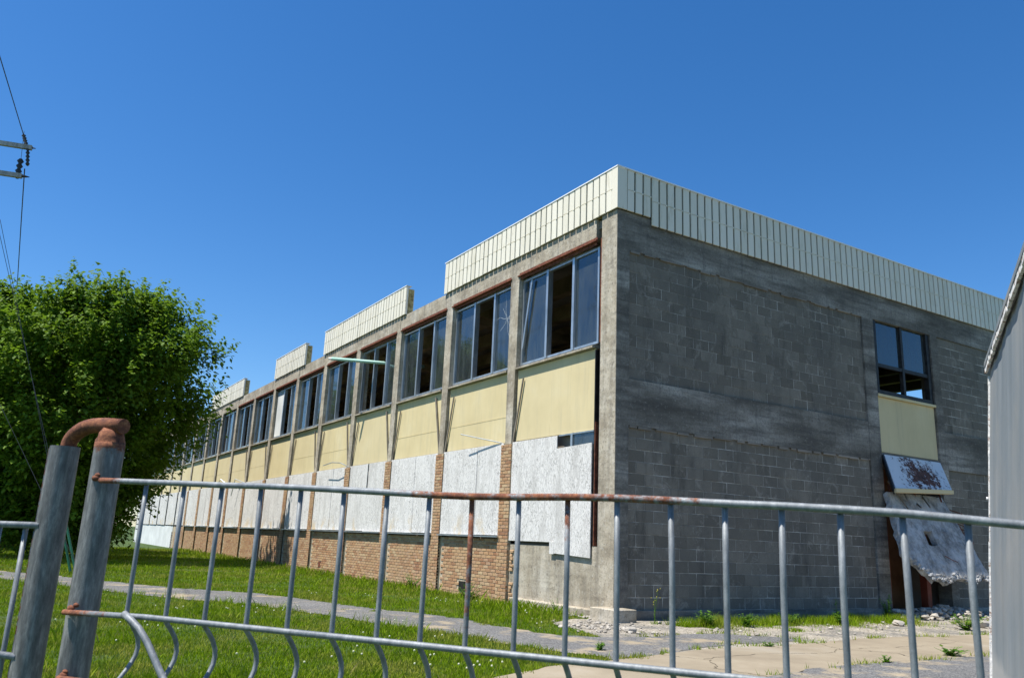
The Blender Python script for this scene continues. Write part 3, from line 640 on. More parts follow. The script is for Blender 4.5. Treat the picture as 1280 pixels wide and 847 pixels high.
# broken canopy over the doorway: sloping sheet hinged at the panel's foot
cn = MB(); A = [(.03, 7.5, 3.36), (.03, 9.62, 3.36), (.45, 9.27, 2.70), (.45, 7.18, 2.60)]
P('canopy_sheet', MB().prism(A, (-.06, 0, -.10)), 'peel', label='tilted rusty canopy sheet with peeling white paint')
P('canopy_edge', MB().prism([(.40, 7.15, 2.50), (.40, 9.27, 2.60), (.475, 9.29, 2.61), (.475, 7.16, 2.51)], (0, 0, .085)), 'yellow')
P('canopy_edge', MB().prism([(.02, 7.44, 3.36), (.02, 7.49, 3.36), (.44, 7.17, 2.60), (.44, 7.12, 2.60)], (-.02, 0, -.13)), 'darkmetal')
random.seed(9)
for i in range(14):
    y = random.uniform(7.4, 9.7)
    P('broken_lath', MB().tube([(random.uniform(-.1, .1), y, random.uniform(2.4, 2.9)), (random.uniform(.15, .4), y + random.uniform(-.3, .3), random.uniform(2.0, 2.5))], .018, 5), random.choice(['wood', 'rust', 'interior']))
for i in range(6):
    y = 9.5 + random.uniform(0, .7); z = random.uniform(1.9, 2.4)
    P('bent_rebar', MB().tube([(.05, y, z), (.3, y + .15, z - .1), (.35, y + .25, z - .35), (.25, y + .2, z - .6)], .011, 5), 'rust')
# rods sticking out of the long facade
P('bracket_rod', MB().tube([(-3.69, 0, 3.14), (-3.73, -.05, 3.17), (-5.15, -.25, 3.45)], .011, 6), 'alu')
P('bracket_rod', MB().tube([(-12.6, 0, 3.13), (-12.8, -.22, 3.26), (-13.4, -.28, 3.30), (-14.3, -.24, 3.26)], .013, 6), 'alu')
P('bracket_rod', MB().tube([(-27.9, 0, 3.13), (-28.5, -.25, 3.4), (-29.2, -.3, 3.1)], .018, 6), 'alu')
P('bracket_rod', MB().tube([(-24.8, 0, 3.1), (-25.7, -.25, 3.3), (-26.1, -.25, 2.6)], .018, 6), 'alu')
tb = thing('ceiling_tube', 'pale green light tube poking out of the fourth upstairs window from the corner', 'tube', (-11.1, .15, 6.14))
part('tube', MB().tube([(-1.12, -1.15, .13), (-.3, -.3, .03), (.9, .95, -.13)], .05, 10), 'tealpaint', tb, smooth=True)
part('end_cap', MB().tube([(-1.20, -1.23, .14), (-1.12, -1.15, .13)], [.02, .045], 10), 'capmetal', tb)

# fallen concrete slab leaning at the doorway
sb = thing('fallen_slab', 'large cracked grey concrete slab with a square hole leaning against the broken doorway', 'concrete slab', (.35, 8.3, 0))
def sp(u, v):   # u 0..1 along y, v 0..1 down
    x = .12 + .70 * v; y0 = 7.36 - .42 * v; y1 = 9.40 + .45 * v
    return Vector((x - .35, y0 + (y1 - y0) * u - 8.3, 2.55 - 1.75 * v))
sbm = MB(); nu, nv = 22, 18; idx = {}; vs = []; fs = []
random.seed(21)
th = Vector((-.09, 0, -.06))
for side in (0, 1):
    for j in range(nv + 1):
        for i in range(nu + 1):
            u, v = i / nu, j / nv
            vmax = .72 + .30 * min(1, u / .28) if u < .28 else 1.0 + .03 * math.sin(u * 19)
            p = sp(u + (random.uniform(-.012, .012) if i in (0, nu) else 0), v * (vmax + random.uniform(-.02, .02) * (j == nv)))
            p += Vector((random.gauss(0, .006), 0, random.gauss(0, .005)))
            if side: p += th * (1 + .3 * random.random())
            idx[(side, i, j)] = len(vs); vs.append(p)
hole = lambda i, j: 8 <= i < 11 and 8 <= j < 11
for j in range(nv):
    for i in range(nu):
        if hole(i, j): continue
        fs.append((idx[0, i, j], idx[0, i, j + 1], idx[0, i + 1, j + 1], idx[0, i + 1, j])); fs.append((idx[1, i, j], idx[1, i + 1, j], idx[1, i + 1, j + 1], idx[1, i, j + 1]))
def side(a, b): fs.append((idx[(0, *a)], idx[(0, *b)], idx[(1, *b)], idx[(1, *a)]))
for i in range(nu): side((i, 0), (i + 1, 0)); side((i, nv), (i + 1, nv))
for j in range(nv): side((0, j), (0, j + 1)); side((nu, j), (nu, j + 1))
for i in range(8, 11): side((i, 8), (i + 1, 8)); side((i, 11), (i + 1, 11)); side((8, i), (8, i + 1)); side((11, i), (11, i + 1))
part('slab_panel', MB().add(vs, fs), 'slab', sb)
rb = MB()
for i in range(420):
    u = random.uniform(.05, 1); vm = (.72 + .30 * min(1, u / .28)) if u < .28 else 1.0 + .03 * math.sin(u * 19)
    p = sp(u, vm - abs(random.gauss(0, .035)) + .012) + Vector((random.uniform(-.07, .012), 0, random.uniform(-.03, .01))); s_ = random.choice([.008, .012, .016, .022, .034])
    rb.cbox(p.x - s_, p.x + s_, p.y - s_ * 1.3, p.y + s_ * 1.3, p.z - s_ * .9, p.z + s_ * .7, s_ * .3, s_ * .45)
part('broken_edge', rb, 'slab', sb, kind='stuff')
for i in range(1):
    p = sp(random.uniform(.1, .7), random.uniform(.5, .8)); part('rebar', MB().tube([p + Vector((.01, 0, 0)), p + Vector((.09, .12, -.08)), p + Vector((.10, .3, -.12))], .008, 5), 'rust', sb)

# ------------------------------------------------------------------ rubble
def stone(mb, x, y, z, s_):
    mb.cbox(x - s_, x + s_, y - s_ * random.uniform(.6, 1), y + s_ * random.uniform(.6, 1), z - s_ * .4, z + s_ * random.uniform(.4, .8), s_ * .35, s_ * .3)
rb = MB(); random.seed(31)
for i in range(560):
    if i < 190: x, y = random.gauss(.9, .5), random.gauss(-.9, .35)
    elif i < 380: x, y = random.uniform(-3.1, -.2), random.gauss(-.22, .08)
    else: x, y = random.uniform(.2, 2.6), random.uniform(.2, 11)
    if x < .1 and y > -.12: continue
    stone(rb, x, y, .015, random.choice([.007, .010, .014, .019, .03]))
tag(link('rubble', rb.mesh('rubble', 'rubble')), 'pale broken stone and grit scattered along the foot of the walls', 'rubble', kind='stuff')
hp = MB(); random.seed(37)
for i in range(420):
    a, r = random.uniform(0, 6.28), abs(random.gauss(0, .55)); x, y = .55 + r * math.cos(a) * .6, 8.4 + r * math.sin(a) * 2.2
    h = max(0, .24 * (1 - r / 1.5)); 
    if x < .12: continue
    stone(hp, x, y, random.uniform(0, h), random.uniform(.02, .075))
tag(link('rubble_heap', hp.mesh('rubble_heap', 'rubble')), 'low heap of grey rubble below the fallen slab', 'rubble', kind='stuff')
for (x, y, s_, lab) in ((1.55, -.95, .08, 'pale rubble lump nearest the corner footing'), (2.2, 6.9, .13, 'flat grey concrete chunk on the bright gravel below the slab'), (1.6, 5.2, .10, 'small concrete lump half hidden in weeds by the shaded wall')):
    mb = MB(); mb.cbox(-s_, s_, -s_ * .8, s_ * .8, -.01, s_ * .9, s_ * .3, s_ * .15)
    tag(link('concrete_chunk', mb.mesh('concrete_chunk', 'rubble'), None, (x, y, .01), (0, 0, random.uniform(0, 3))), lab, 'chunk')

# ------------------------------------------------------------------ fence
A0 = Vector((7.759, -8.201, 0)); D = Vector((.82165, .56999, 0)); N = Vector((-.56999, .82165, 0)); rotF = math.atan2(D.y, D.x)
sb_ = [-.20, -.02, .15, .318, .482, .65, .81, .959, 1.102, 1.252, 1.40, 1.543, 1.69, 1.831, 1.971, 2.108, 2.245, 2.381, 2.52, 2.66, 2.80]
stop = [-.41, -.202, -.02, .15, .318, .482, .65, .81, .959, 1.102, 1.252, 1.4, 1.543, 1.69, 1.831, 1.971, 2.108, 2.245, 2.381, 2.488, 2.86]
ztop = [1.332, 1.328, 1.325, 1.321, 1.32, 1.317, 1.312, 1.307, 1.302, 1.299, 1.300, 1.303, 1.303, 1.299, 1.294, 1.291, 1.286, 1.28, 1.269, 1.26, 1.235]
rtop = [.9, .15, .1, .05, .1, .12, .22, .42, .64, .72, .58, .70, .52, .62, .44, .2, .05, .05, .05, .05, .05]
fp = thing('fence_panel', 'long galvanised bar fence panel with a patchy rusty top rail, across the foreground', 'fence', (A0.x, A0.y, 0), (0, 0, rotF))
ss = np.linspace(-.42, 2.86, 60)
part('top_rail', MB().tube([(s_, 0, float(np.interp(s_, stop, ztop))) for s_ in ss], .0103, 10, a=[float(np.interp(s_, stop, rtop)) for s_ in ss]), 'galv', fp, smooth=True)
part('bottom_rail', MB().tube([(-.49, -.005, .866)] + [(s_, -.005, .877) for s_ in np.linspace(-.1, 2.9, 30)], .0095, 10, a=[.9] + [.08] * 30), 'galv', fp, smooth=True)
part('lower_rail', MB().tube([(-.47, 0, .645)] + [(s_, 0, .652) for s_ in np.linspace(-.1, 2.9, 20)], .0115, 8, a=[.9] + [.08] * 20), 'galv', fp, smooth=True)
part('foot_rail', MB().tube([(-.47, 0, .10), (2.9, 0, .10)], .0115, 8, a=.1), 'galv', fp, smooth=True)
random.seed(41)
for i, s_ in enumerate(sb_):
    zt = float(np.interp(s_, stop, ztop)); jt = random.uniform(-.004, .004)
    pts = [(s_, 0.012, zt - .008), (s_ + jt, .012, 1.1), (s_ + jt, .010, .89)]; 
    bend = .068
    for j in range(9):
        q = j / 8; zz = .868 - .205 * q; b_ = bend * (1 - abs(2 * q - 1)) ** .8 if 0 < q < 1 else 0
        b_ = bend * math.sin(math.pi * q) ** 1.0 * (1 if q < .5 else 1)
        pts.append((s_ + jt, .012 + b_, zz))
    pts += [(s_ + jt, .012, .60), (s_ + jt, .012, .11)]
    full = .95 if abs(s_ - 1.102) < .01 else .10
    top = .9 if abs(s_ - 1.40) < .01 else full
    if abs(s_ - 1.40) < .01: ats = [.7, .3, .15] + [.1] * 11
    elif full > .5: ats = [.75, .62, .4] + [.15] * 11
    else: ats = [.25, .05, .22] + [.2] * 2 + [.1] * 9
    p_ = part('fence_bar', MB().tube(pts,   .0080 if i else .0078, 8, a=ats), 'galv', fp, smooth=True)
    if full > .5: p_['label'] = 'orange rusted bar'
part('brace', MB().tube([(-.17, -.03, .885), (-.13, -.034, .868), (-.09, -.034, .845), (-.044, -.034, .805), (0.0, -.034, .755), (.048, -.034, .700), (.10, -.034, .655), (.2, -.034, .58)], .0115, 8, a=.1), 'galv', fp, smooth=True)
def weld(mb, x, y, z, s_, a=1.0):
    vs = []; 
    t2 = MB().tube([(x - s_ * 1.3, y, z), (x - s_ * .7, y, z), (x, y, z + s_ * .1), (x + s_ * .8, y, z), (x + s_ * 1.4, y, z)], [s_ * .3, s_ * .9, s_, s_ * .8, s_ * .2], 8, a=a)
    mb.add(t2.v, t2.f, t2.a)
# posts
def post(s_, off, r, h, label, hollow):
    c_ = A0 + D * s_ + N * off
    p = thing('gate_post', label, 'post', (c_.x, c_.y, 0), (0, 0, rotF))
    zs = [0, .4, .8, 1.1, 1.2, 1.28, 1.34, 1.4, h - .04, h]
    if hollow:
        at = [.15] * 8 + [.18, .3]
        m = MB().tube([(0, 0, z) for z in zs], r, 28, a=at, cap=False); m.tube([(0, 0, h), (0, 0, h - .25)], r - .006, 28, a=.8, cap=False)
        n = 28; vs = [(math.cos(2 * math.pi * k / n) * rr, math.sin(2 * math.pi * k / n) * rr, h) for rr in (r, r - .006) for k in range(n)]
        m.add(vs, [(k, (k + 1) % n, n + (k + 1) % n, n + k) for k in range(n)], .3)
        part('seam', MB().tube([(-r * .72, -r * .72, z) for z in (0, .7, 1.2, h - .01)], .003, 5, a=.55), 'galv', p)
    else:
        zs = [0, .4, .8, 1.1, 1.28, 1.335, 1.38, 1.43, h - .02, h]; at = [.2, .15, .22, .15, .22, .34, .26, .36, .62, .85]
        m = MB().tube([(0, 0, z) for z in zs], r, 28, a=at)
    part('post_tube', m, 'poststeel', p, smooth=True)
    return p
p1 = post(-.720, .065, .054, 1.465, 'hollow open-topped grey steel post, leftmost in the foreground', True)
p2 = post(-.478, .065, .054, 1.478, 'grey steel post with rusted bent pipe welded on top, beside the fence panel', False)
# elbow: in the frame of p2 (x along fence)
el = []
for q in np.linspace(0, 1, 9):
    g = math.pi * (1 - q * .5)
    el.append((-.226 + .14 + .14 * math.cos(g), 0, 1.465 + .082 * math.sin(g)))
pts = [(-.228, 0, 1.40)] + el + [(-.03, 0, 1.546), (.058, 0, 1.540)]
part('bent_pipe', MB().tube(pts, .029, 18, a=1.15), 'galv', p2, smooth=True, label='rust brown bent pipe joining the two posts')
part('pipe_collar', MB().tube([(0, 0, 1.470), (0, 0, 1.485), (.006, -.004, 1.497), (.0, 0, 1.512), (.004, 0, 1.53)], [.054, .053, .047, .045, .034], 18, a=1.1), 'galv', p2, smooth=True)
wm = MB()
for z, s_ in ((1.340, .012), (.878, .012), (.655, .012)):
    weld(wm, .0 + random.uniform(.03, .05) - .03, -.052, z, s_, 1.2); weld(wm, .02, -.05, z + .012, s_ * .7, 1.0)
part('weld_bead', wm, 'galv', p2, smooth=True)
# left fence panel
lp = thing('fence_panel', 'short lower fence panel left of the two posts, at the picture edge', 'fence', (A0.x + D.x * -.72, A0.y + D.y * -.72, 0), (0, 0, rotF))
part('top_rail', MB().tube([(-2.4, .02, 1.15), (-.9, .02, 1.155), (0, .02, 1.161)], .0125, 10, a=.12), 'galv', lp, smooth=True)
part('bottom_rail', MB().tube([(-2.4, .02, .69), (0, .02, .692)], .0125, 10, a=.15), 'galv', lp, smooth=True)
part('foot_rail', MB().tube([(-2.4, .02, .1), (0, .02, .1)], .0125, 10, a=.15), 'galv', lp, smooth=True)
for i in range(15):
    s_ = -.10 - .15 * i
    part('fence_bar', MB().tube([(s_, .035, 1.15), (s_, .035, .70), (s_, .035, .11)], .0095, 8, a=[.3, .1, .1]), 'galv', lp, smooth=True)

# ------------------------------------------------------------------ shed at the right
# the wall runs from its far corner towards the camera
c0 = Vector((8.10, -3.52, 0)); rot = math.atan2(-.849, .5283)
sh = thing('metal_shed', 'grey blue weathered sheet metal shed with peeling white roof edge, at the right edge', 'shed', (c0.x, c0.y, 0), (0, 0, rot))
# local x: towards camera, local y: (rot+90) -> direction
LX, LY = 2.6, 2.2     # depth towards the fence and width to the right (local -y or +y)
yd = Vector((-math.sin(rot), math.cos(rot), 0)); sg = 1 if yd.dot(D) > 0 else -1
H = 2.40
sh.rotation_euler = (-sg * math.radians(4.8), 0, rot); sh.location = c0 - D * .205 + Vector((0, 0, -.01))   # the shed leans
w = MB()
nseg = 54
xsn = np.linspace(0, LX, nseg + 1)
vs = []; fs = []
for i, x in enumerate(xsn):
    dz = .0015 * math.sin(x * 23) + .003 * math.sin(x * 7.1)
    for z in (0.0, .6, 1.2, 1.8, H - .01): vs.append((x, -sg * dz + (.004 * math.sin(z * 3 + x)), z))
for i in range(nseg):
    for j in range(4): fs.append((i * 5 + j, (i + 1) * 5 + j, (i + 1) * 5 + j + 1, i * 5 + j + 1))
part('wall_sheet', MB().add(vs, fs), 'shed', sh)
part('wall_sheet', MB().box(0.01, LX, *sorted((sg * .03, sg * LY)), 0, H - .012), 'shed', sh)
part('roof', MB().prism([(-.03, -sg * .03, H), (LX + .03, -sg * .03, H), (LX + .03, sg * (LY + .03), H + .12), (-.03, sg * (LY + .03), H + .12)], (0, 0, .03)), 'shed', sh)
e = MB(); random.seed(51); x = -.04
while x < LX:
    L = random.uniform(.03, .09); j = random.uniform(-.0025, .0025)
    e.box(x, x + L + .001 * 0, *sorted((-sg * (.026 + j), -sg * .012)), H - .036 + j * 2.5, H - .002 + random.uniform(-.002, .002)); x += L
part('roof_trim', e, 'shedtrim', sh)
e = MB(); z = 0
while z < H - .06:
    L = random.uniform(.05, .2); j = random.uniform(-.003, .003); e.box(-.014 + j * .5, -.0005, *sorted((-sg * (.010 + j * .5), sg * .03)), z, min(z + L, H - .06)); z += L
part('corner_trim', e, 'shedtrim', sh)
for z in (1.57,): part('bolt', MB().tube([(-.008, -sg * .022, z), (-.008, -sg * .012, z)], .009, 8), 'capmetal', sh)

# ------------------------------------------------------------------ utility pole and wires
pd = Vector((.936, .352, 0))   # arm direction placeholder, replaced below
tipU = Vector((-13.18, -9.58, 10.945)); tipL = Vector((-13.17, -9.57, 10.10))
ad = Vector((0.5297 * .94 + .8277 * -.3, .8472 * .94 + .5056 * .3, 0)).normalized()
base = tipU - ad * 2.3
up_ = thing('utility_pole', 'timber utility pole just off the left edge, only its two crossarm tips in view', 'utility pole', (base.x, base.y, 0))
part('pole', MB().tube([(0, 0, 0), (0, 0, 6), (0, 0, 12.2)], [.17, .15, .12], 14), 'polewood', up_, smooth=True)
def armbox(z, name='crossarm', L=2.3):
    a = math.atan2(ad.y, ad.x); m = MB().box(-L, L, -.05, .05, -.06, .06); o = part(name, m, 'polewood', up_); o.location = (0, 0, z); o.rotation_euler = (0, 0, a); return o
armbox(10.945 - .0); armbox(10.10, L=2.2)
def insul(a, b, r=.06, n=5):
    a = Vector(a); b = Vector(b); pts = []; rr = []
    for i in range(n * 2 + 1): pts.append(a + (b - a) * (i / (n * 2))); rr.append(r if i % 2 else r * .45)
    return MB().tube(pts, rr, 10)
loc = lambda v: Vector(v) - Vector((base.x, base.y, 0))
t1 = Vector((-13.34, -9.84, 11.33)); t2 = Vector((-13.19, -9.6, 10.42)); t3 = Vector((-13.3, -9.78, 10.16))
part('insulator', insul(loc(t1), loc(tipU) - ad * .12, .055), 'insul', up_, smooth=True)
part('insulator', insul(loc(tipU) - ad * .1, loc(t2), .055), 'insul', up_, smooth=True)
part('insulator', insul(loc(t3) + Vector((0, 0, .45)), loc(t3) - Vector((0, 0, .12)), .085, 4), 'insul', up_, smooth=True)
part('arm_bolt', MB().tube([loc(tipU) - ad * .1, loc(tipU) + ad * .09], [.045, .01], 6), 'insul', up_); part('arm_bolt', MB().tube([loc(tipL) - ad * .1, loc(tipL) + ad * .07], [.05, .01], 6), 'insul', up_)
def wire(name, a, b, label, r=.013, sag=0.0, mat='wire'):
    r = r * .75
    a = Vector(a); b = Vector(b); n = 16; pts = [(a + (b - a) * (i / n)) - Vector((0, 0, sag * 4 * (i / n) * (1 - i / n))) - a for i in range(n + 1)]
    o = link(name, MB().tube(pts, r, 6).mesh(name, mat), None, a); return tag(o, label, 'wire')
# conductor towards the camera side (direction opposite to its vanishing point)
dv = (rx * ((182 - 640) / 1005.7) + up * (-(657 - 423.5) / 1005.7) + fw); dv.z = 0; dv.normalize()
wire('power_line', t1, t1 - dv * 45 + Vector((0, 0, .4)), 'dark overhead wire rising to the upper left from the crossarm tip', .016)
wire('power_line', t2 - Vector((.03, .05, .1)), t2 + Vector((-58, .4, .2)), 'thin wire dropping from the lower crossarm towards the tree top', .02, .6)
wire('jumper_wire', t1 + Vector((0, 0, .1)), t3 + Vector((0, 0, .45)), 'short jumper wire between the two crossarm tips', .008)
anch = Vector((-11.57, -6.94, 0.0))
g1 = Vector((-12.9, -9.45, 8.39)); 
def guy(pa, label, e=Vector((0, 0, 0))):
    pa = Vector(pa); b = anch + e; pa = b + (pa - b) * 1.0
    ex = b + (pa - b) * 1.18
    return wire('guy_wire', ex, b, label, .009)
guy((-13.37, -9.89, 8.39), 'guy wire with a small grip, crossing the sky above the tree')
guy((-12.91, -9.15, 3.96), 'lowest guy wire slanting across the dark foliage', Vector((.1, .1, 0)))
guy((-12.41 - .75, -8.32 - 1.2, 4.1 + 3.4), 'guy wire in front of the tree beside the posts', Vector((-.2, -.1, 0)))
for e_, pa, lab in ((Vector((0, 0, 0)), (-12.19, -7.97, 3.16), 'green plastic guy guard nearer the post'), (Vector((-.2, -.1, 0)), (-12.41, -8.32, 4.1), 'green plastic guy guard left of its twin')):
    b = anch + e_; dd = (Vector(pa) - b).normalized(); tag(link('guy_guard', MB().tube([(0, 0, 0), dd * 1.5], .03, 8).mesh('guy_guard', 'guard'), None, b), lab, 'cable guard')

# ------------------------------------------------------------------ trees
def make_tree(name, top=10.3, seed=1):
    r = np.random.default_rng(seed)
    zp = np.array([.5, 1, 2, 4, 6, 8, 9.2, 9.9, 10.35]); rp = np.array([1.3, 1.7, 2.3, 3.4, 4.5, 4.6, 3.8, 2.6, .9])
    ncl = 5600
    nb = 330     # boughs: each carries a clump of sprays
    bz = r.uniform(.8, 10.0, nb); bt = r.uniform(0, 2 * np.pi, nb)
    blump = .93 + .10 * np.sin(3 * bt + bz * .9) + .08 * np.sin(5 * bt - bz * 1.7 + 1) + .08 * r.normal(0, 1, nb).clip(-1.5, 1.4)
    bR = np.interp(bz, zp, rp) * blump; bq = np.where(r.random(nb) < .30, r.uniform(.25, .7, nb), r.uniform(.80, .97, nb))
    bc = np.stack([np.cos(bt) * bR * bq, np.sin(bt) * bR * bq, bz], 1)
    bi = r.integers(0, nb, ncl); off = r.normal(0, 1, (ncl, 3)) * np.array([.38, .38, .33])
    c_ = bc[bi] + off; out_ = bc[bi][:, :2] / (np.linalg.norm(bc[bi][:, :2], axis=1)[:, None] + .01)
    c_[:, 2] -= .25 * np.maximum(0, (off[:, :2] * out_).sum(1)) * (bz[bi] < 6)
    z = c_[:, 2]; th = np.arctan2(c_[:, 1], c_[:, 0])
    V = []; nl = 26
    ax = np.stack([np.cos(th) * .55, np.sin(th) * .55, .9 + r.normal(0, .25, ncl) - .9 * (z < 4)], 1); ax /= np.linalg.norm(ax, axis=1)[:, None]
    tt = r.uniform(-.5, .6, (ncl, nl)); C_ = c_[:, None, :] + ax[:, None, :] * tt[..., None] * 1.05 + r.normal(0, .12, (ncl, nl, 3)) * (1.15 - tt[..., None] * 1.2)
    C_ = C_.reshape(-1, 3); n = len(C_)
    # leaf: folded kite, blade hanging outwards and down
    az = np.arctan2(C_[:, 1], C_[:, 0]) + r.normal(0, 1.1, n); dip = r.normal(-.5, .45, n)
    dirv = np.stack([np.cos(az) * np.cos(dip), np.sin(az) * np.cos(dip), np.sin(dip)], 1)
    sidev = np.stack([-np.sin(az), np.cos(az), r.normal(0, .25, n)], 1); sidev /= np.linalg.norm(sidev, axis=1)[:, None]
    nn = np.cross(dirv, sidev)
    s_ = r.uniform(.055, .118, n)[:, None]
    v0 = C_; v1 = C_ + dirv * s_ * .9 + sidev * s_ * .75 + nn * s_ * .15; v2 = C_ + dirv * s_ * 2.0; v3 = C_ + dirv * s_ * .9 - sidev * s_ * .75 + nn * s_ * .15
    V = np.stack([v0, v1, v2, v3], 1).reshape(-1, 3); b = np.arange(n)[:, None] * 4
    F = np.concatenate([b + np.array([[0, 1, 2]]), b + np.array([[0, 2, 3]])])
    crown = np_mesh('crown', V, F, 'leaf')
    tm = MB().tube([(0, 0, 0), (.05, 0, 1), (.0, .05, 2.5), (.1, 0, 4.5), (0, 0, 8)], [.32, .24, .2, .14, .04], 12)
    random.seed(seed)
    for i in range(26):
        z0 = random.uniform(.9, 6.5); a = random.uniform(0, 6.28); L = random.uniform(2.0, 3.6) * (1 - z0 / 14)
        e_ = Vector((math.cos(a), math.sin(a), 0)); tm.tube([(0, 0, z0), e_ * L * .5 + Vector((0, 0, z0 + L * .45)), e_ * L + Vector((0, 0, z0 + L * .8))], [.09, .055, .015], 6)
    return crown, tm.mesh('trunk', 'bark', True)
crown, trunk = make_tree('tree', 10.3, 4)
for nm, loc_, rz, sc, lab in (('leafy_tree', (-21, -6.95, 0), .6, .885, 'big round dense green tree on the lawn at the left'), ('leafy_tree', (-30.5, -8.2, 0), 2.6, .85, 'second green tree hidden behind the big one, nearer the far end of the building')):
    tr_ = thing(nm, lab, 'tree', loc_, (0, 0, rz)); tr_.scale = (sc, sc, sc)
    link('crown', crown, tr_); link('trunk', trunk, tr_)

# ------------------------------------------------------------------ grass
def inpoly(pts, x, y):
    P_ = np.array(pts); n = len(P_); ins = np.zeros(len(x), bool); j = n - 1
    for i in range(n):
        xi, yi = P_[i]; xj, yj = P_[j]
        with np.errstate(divide='ignore', invalid='ignore'):
            c_ = ((yi > y) != (yj > y)) & (x < (xj - xi) * (y - yi) / (yj - yi + 1e-12) + xi)
        ins ^= c_; j = i
    return ins
def wob(x, y, s=1.0): return (np.sin(x * 1.7 * s + 1) * np.sin(y * 2.1 * s) + np.sin(x * 3.9 * s - y * 2.7 * s) * .6 + np.sin(x * 9.1 * s + y * 7.7 * s) * .35)
def blades(n, rmin, rmax, a0, a1, seed, dens=None, h0=.022, h1=.062):
    r = np.random.default_rng(seed)
    rad = rmin * (rmax / rmin) ** r.random(n); ang = r.uniform(a0, a1, n)
    x = 10.77 + rad * np.cos(ang); y = -8.74 + rad * np.sin(ang)
    bad = (y > -.06) & (x < .42) | inpoly(PAD, x, y) | inpoly(YARD, x, y)
    w_ = wob(x, y)
    onp = inpoly(ASPH, x, y) | inpoly(GRAVEL, x, y)
    # sparse tufts on path and gravel
    keep = ~bad & (~onp | (w_ > 1.35))
    keep &= ~((np.abs(x + 1) < 2.3) & (y > -.35) & (r.random(n) < .5))
    keep &= ~((w_ < -1.0) & (r.random(n) < .55))
    x, y, rad, w_ = x[keep], y[keep], rad[keep], w_[keep]; n = len(x)
    patch = .5 + .5 * np.clip(wob(x * .6 + 3, y * .6), -1, 1)
    wall = 1.6 * np.clip(1.2 - np.abs(y + .5) / 1.0, 0, 1) * (x < -.5)
    h = r.uniform(h0, h1, n) * (.5 + .75 * patch) * (1 + 1.3 * (r.random(n) < .012)) * (1 + .8 * wall * (r.random(n) < .5)); wd = r.uniform(.0024, .0044, n) * np.clip(rad / 9, 1, 5)
    h *= np.clip(.9 + rad / 60, 1, 1.5)
    fa = r.uniform(0, 2 * np.pi, n); la = r.uniform(0, 2 * np.pi, n); ln = r.uniform(.1, .7, n) * h
    dx, dy = np.cos(fa) * wd, np.sin(fa) * wd
    z0 = np.full(n, -.002)
    a = np.stack([x - dx, y - dy, z0], 1); b = np.stack([x + dx, y + dy, z0], 1)
    c_ = np.stack([x + np.cos(la) * ln * .4 + dx * .6, y + np.sin(la) * ln * .4 + dy * .6, h * .6], 1); d = np.stack([x + np.cos(la) * ln, y + np.sin(la) * ln, h], 1)
    V = np.stack([a, b, c_, d], 1).reshape(-1, 3); i_ = np.arange(n)[:, None] * 4
    return V, np.concatenate([i_ + np.array([[0, 1, 2]]), i_ + np.array([[0, 2, 3]])])
V, F = blades(620000, 5.2, 48, math.radians(128), math.radians(186), 3)
tag(link('grass', np_mesh('grass', V, F, 'grass')), 'bright green rough lawn between the path and the building', 'grass', kind='stuff')
V, F = blades(60000, 7, 24, math.radians(108), math.radians(140), 5, h0=.05, h1=.16)
# strip of weeds and grass at the foot of the shaded wall
r = np.random.default_rng(8); n = 30000
y = r.uniform(.45, 11, n); x = np.abs(r.normal(0, .38, n)) + .45 + .45 * np.sin(y * 1.9) ** 2
k_ = (wob(x, y, 1.4) > -.7) & (x < 2.5) & ~((y > 6.6) & (y < 10) & (x < 1.3)); x, y = x[k_], y[k_]
def edge_tufts(poly, i0, i1, cnt, w):
    P_ = np.array(poly[i0:i1]); k = r.integers(0, len(P_), cnt); return P_[k, 0] + r.normal(0, w, cnt), P_[k, 1] + r.normal(0, w, cnt)
for poly, cnt, w in ((PAD, 9000, .05), (ASPH, 12000, .045)):
    ex, ey = edge_tufts(poly, 0, len(poly), cnt, w); kk = (wob(ex, ey, 2.1) > .25) & (ex > -14) & ~((ey > -.06) & (ex < .42)); x = np.concatenate([x, ex[kk]]); y = np.concatenate([y, ey[kk]])
n = len(x)
h = r.uniform(.03, .17, n) * (1 - .5 * (x > 1.2)); fa = r.uniform(0, 6.28, n); la = r.uniform(0, 6.28, n); wd = r.uniform(.003, .007, n)
dx, dy = np.cos(fa) * wd, np.sin(fa) * wd; ln = h * r.uniform(.2, .8, n)
V = np.stack([np.stack([x - dx, y - dy, 0 * x], 1), np.stack([x + dx, y + dy, 0 * x], 1), np.stack([x + np.cos(la) * ln, y + np.sin(la) * ln, h], 1)], 1).reshape(-1, 3)
tag(link('wall_grass', np_mesh('wall_grass', V, np.arange(n * 3).reshape(-1, 3), 'grass')), 'ragged grass along the foot of the shaded block wall', 'grass', kind='stuff')
# small clover flowers
fl = MB(); random.seed(61)
for i in range(500):
    rr = random.uniform(7, 17); a = math.radians(random.uniform(140, 178)); x, y = 10.77 + rr * math.cos(a), -8.74 + rr * math.sin(a)
    if y > -.3 or wob(np.array([x]), np.array([y]), .7)[0] < .3: continue
    if inpoly(ASPH, np.array([x]), np.array([y]))[0] or inpoly(PAD, np.array([x]), np.array([y]))[0] or inpoly(GRAVEL, np.array([x]), np.array([y]))[0]: continue
    fl.cbox(x - .008, x + .008, y - .008, y + .008, .10, .116, .004)
t = reg('clover', NT('pale_clover_head', .8)); t.col((.62, .62, .42))
tag(link('clover_flowers', fl.mesh('clover_flowers', 'clover')), 'pale clover heads dotted through the lawn', 'flowers', kind='stuff')

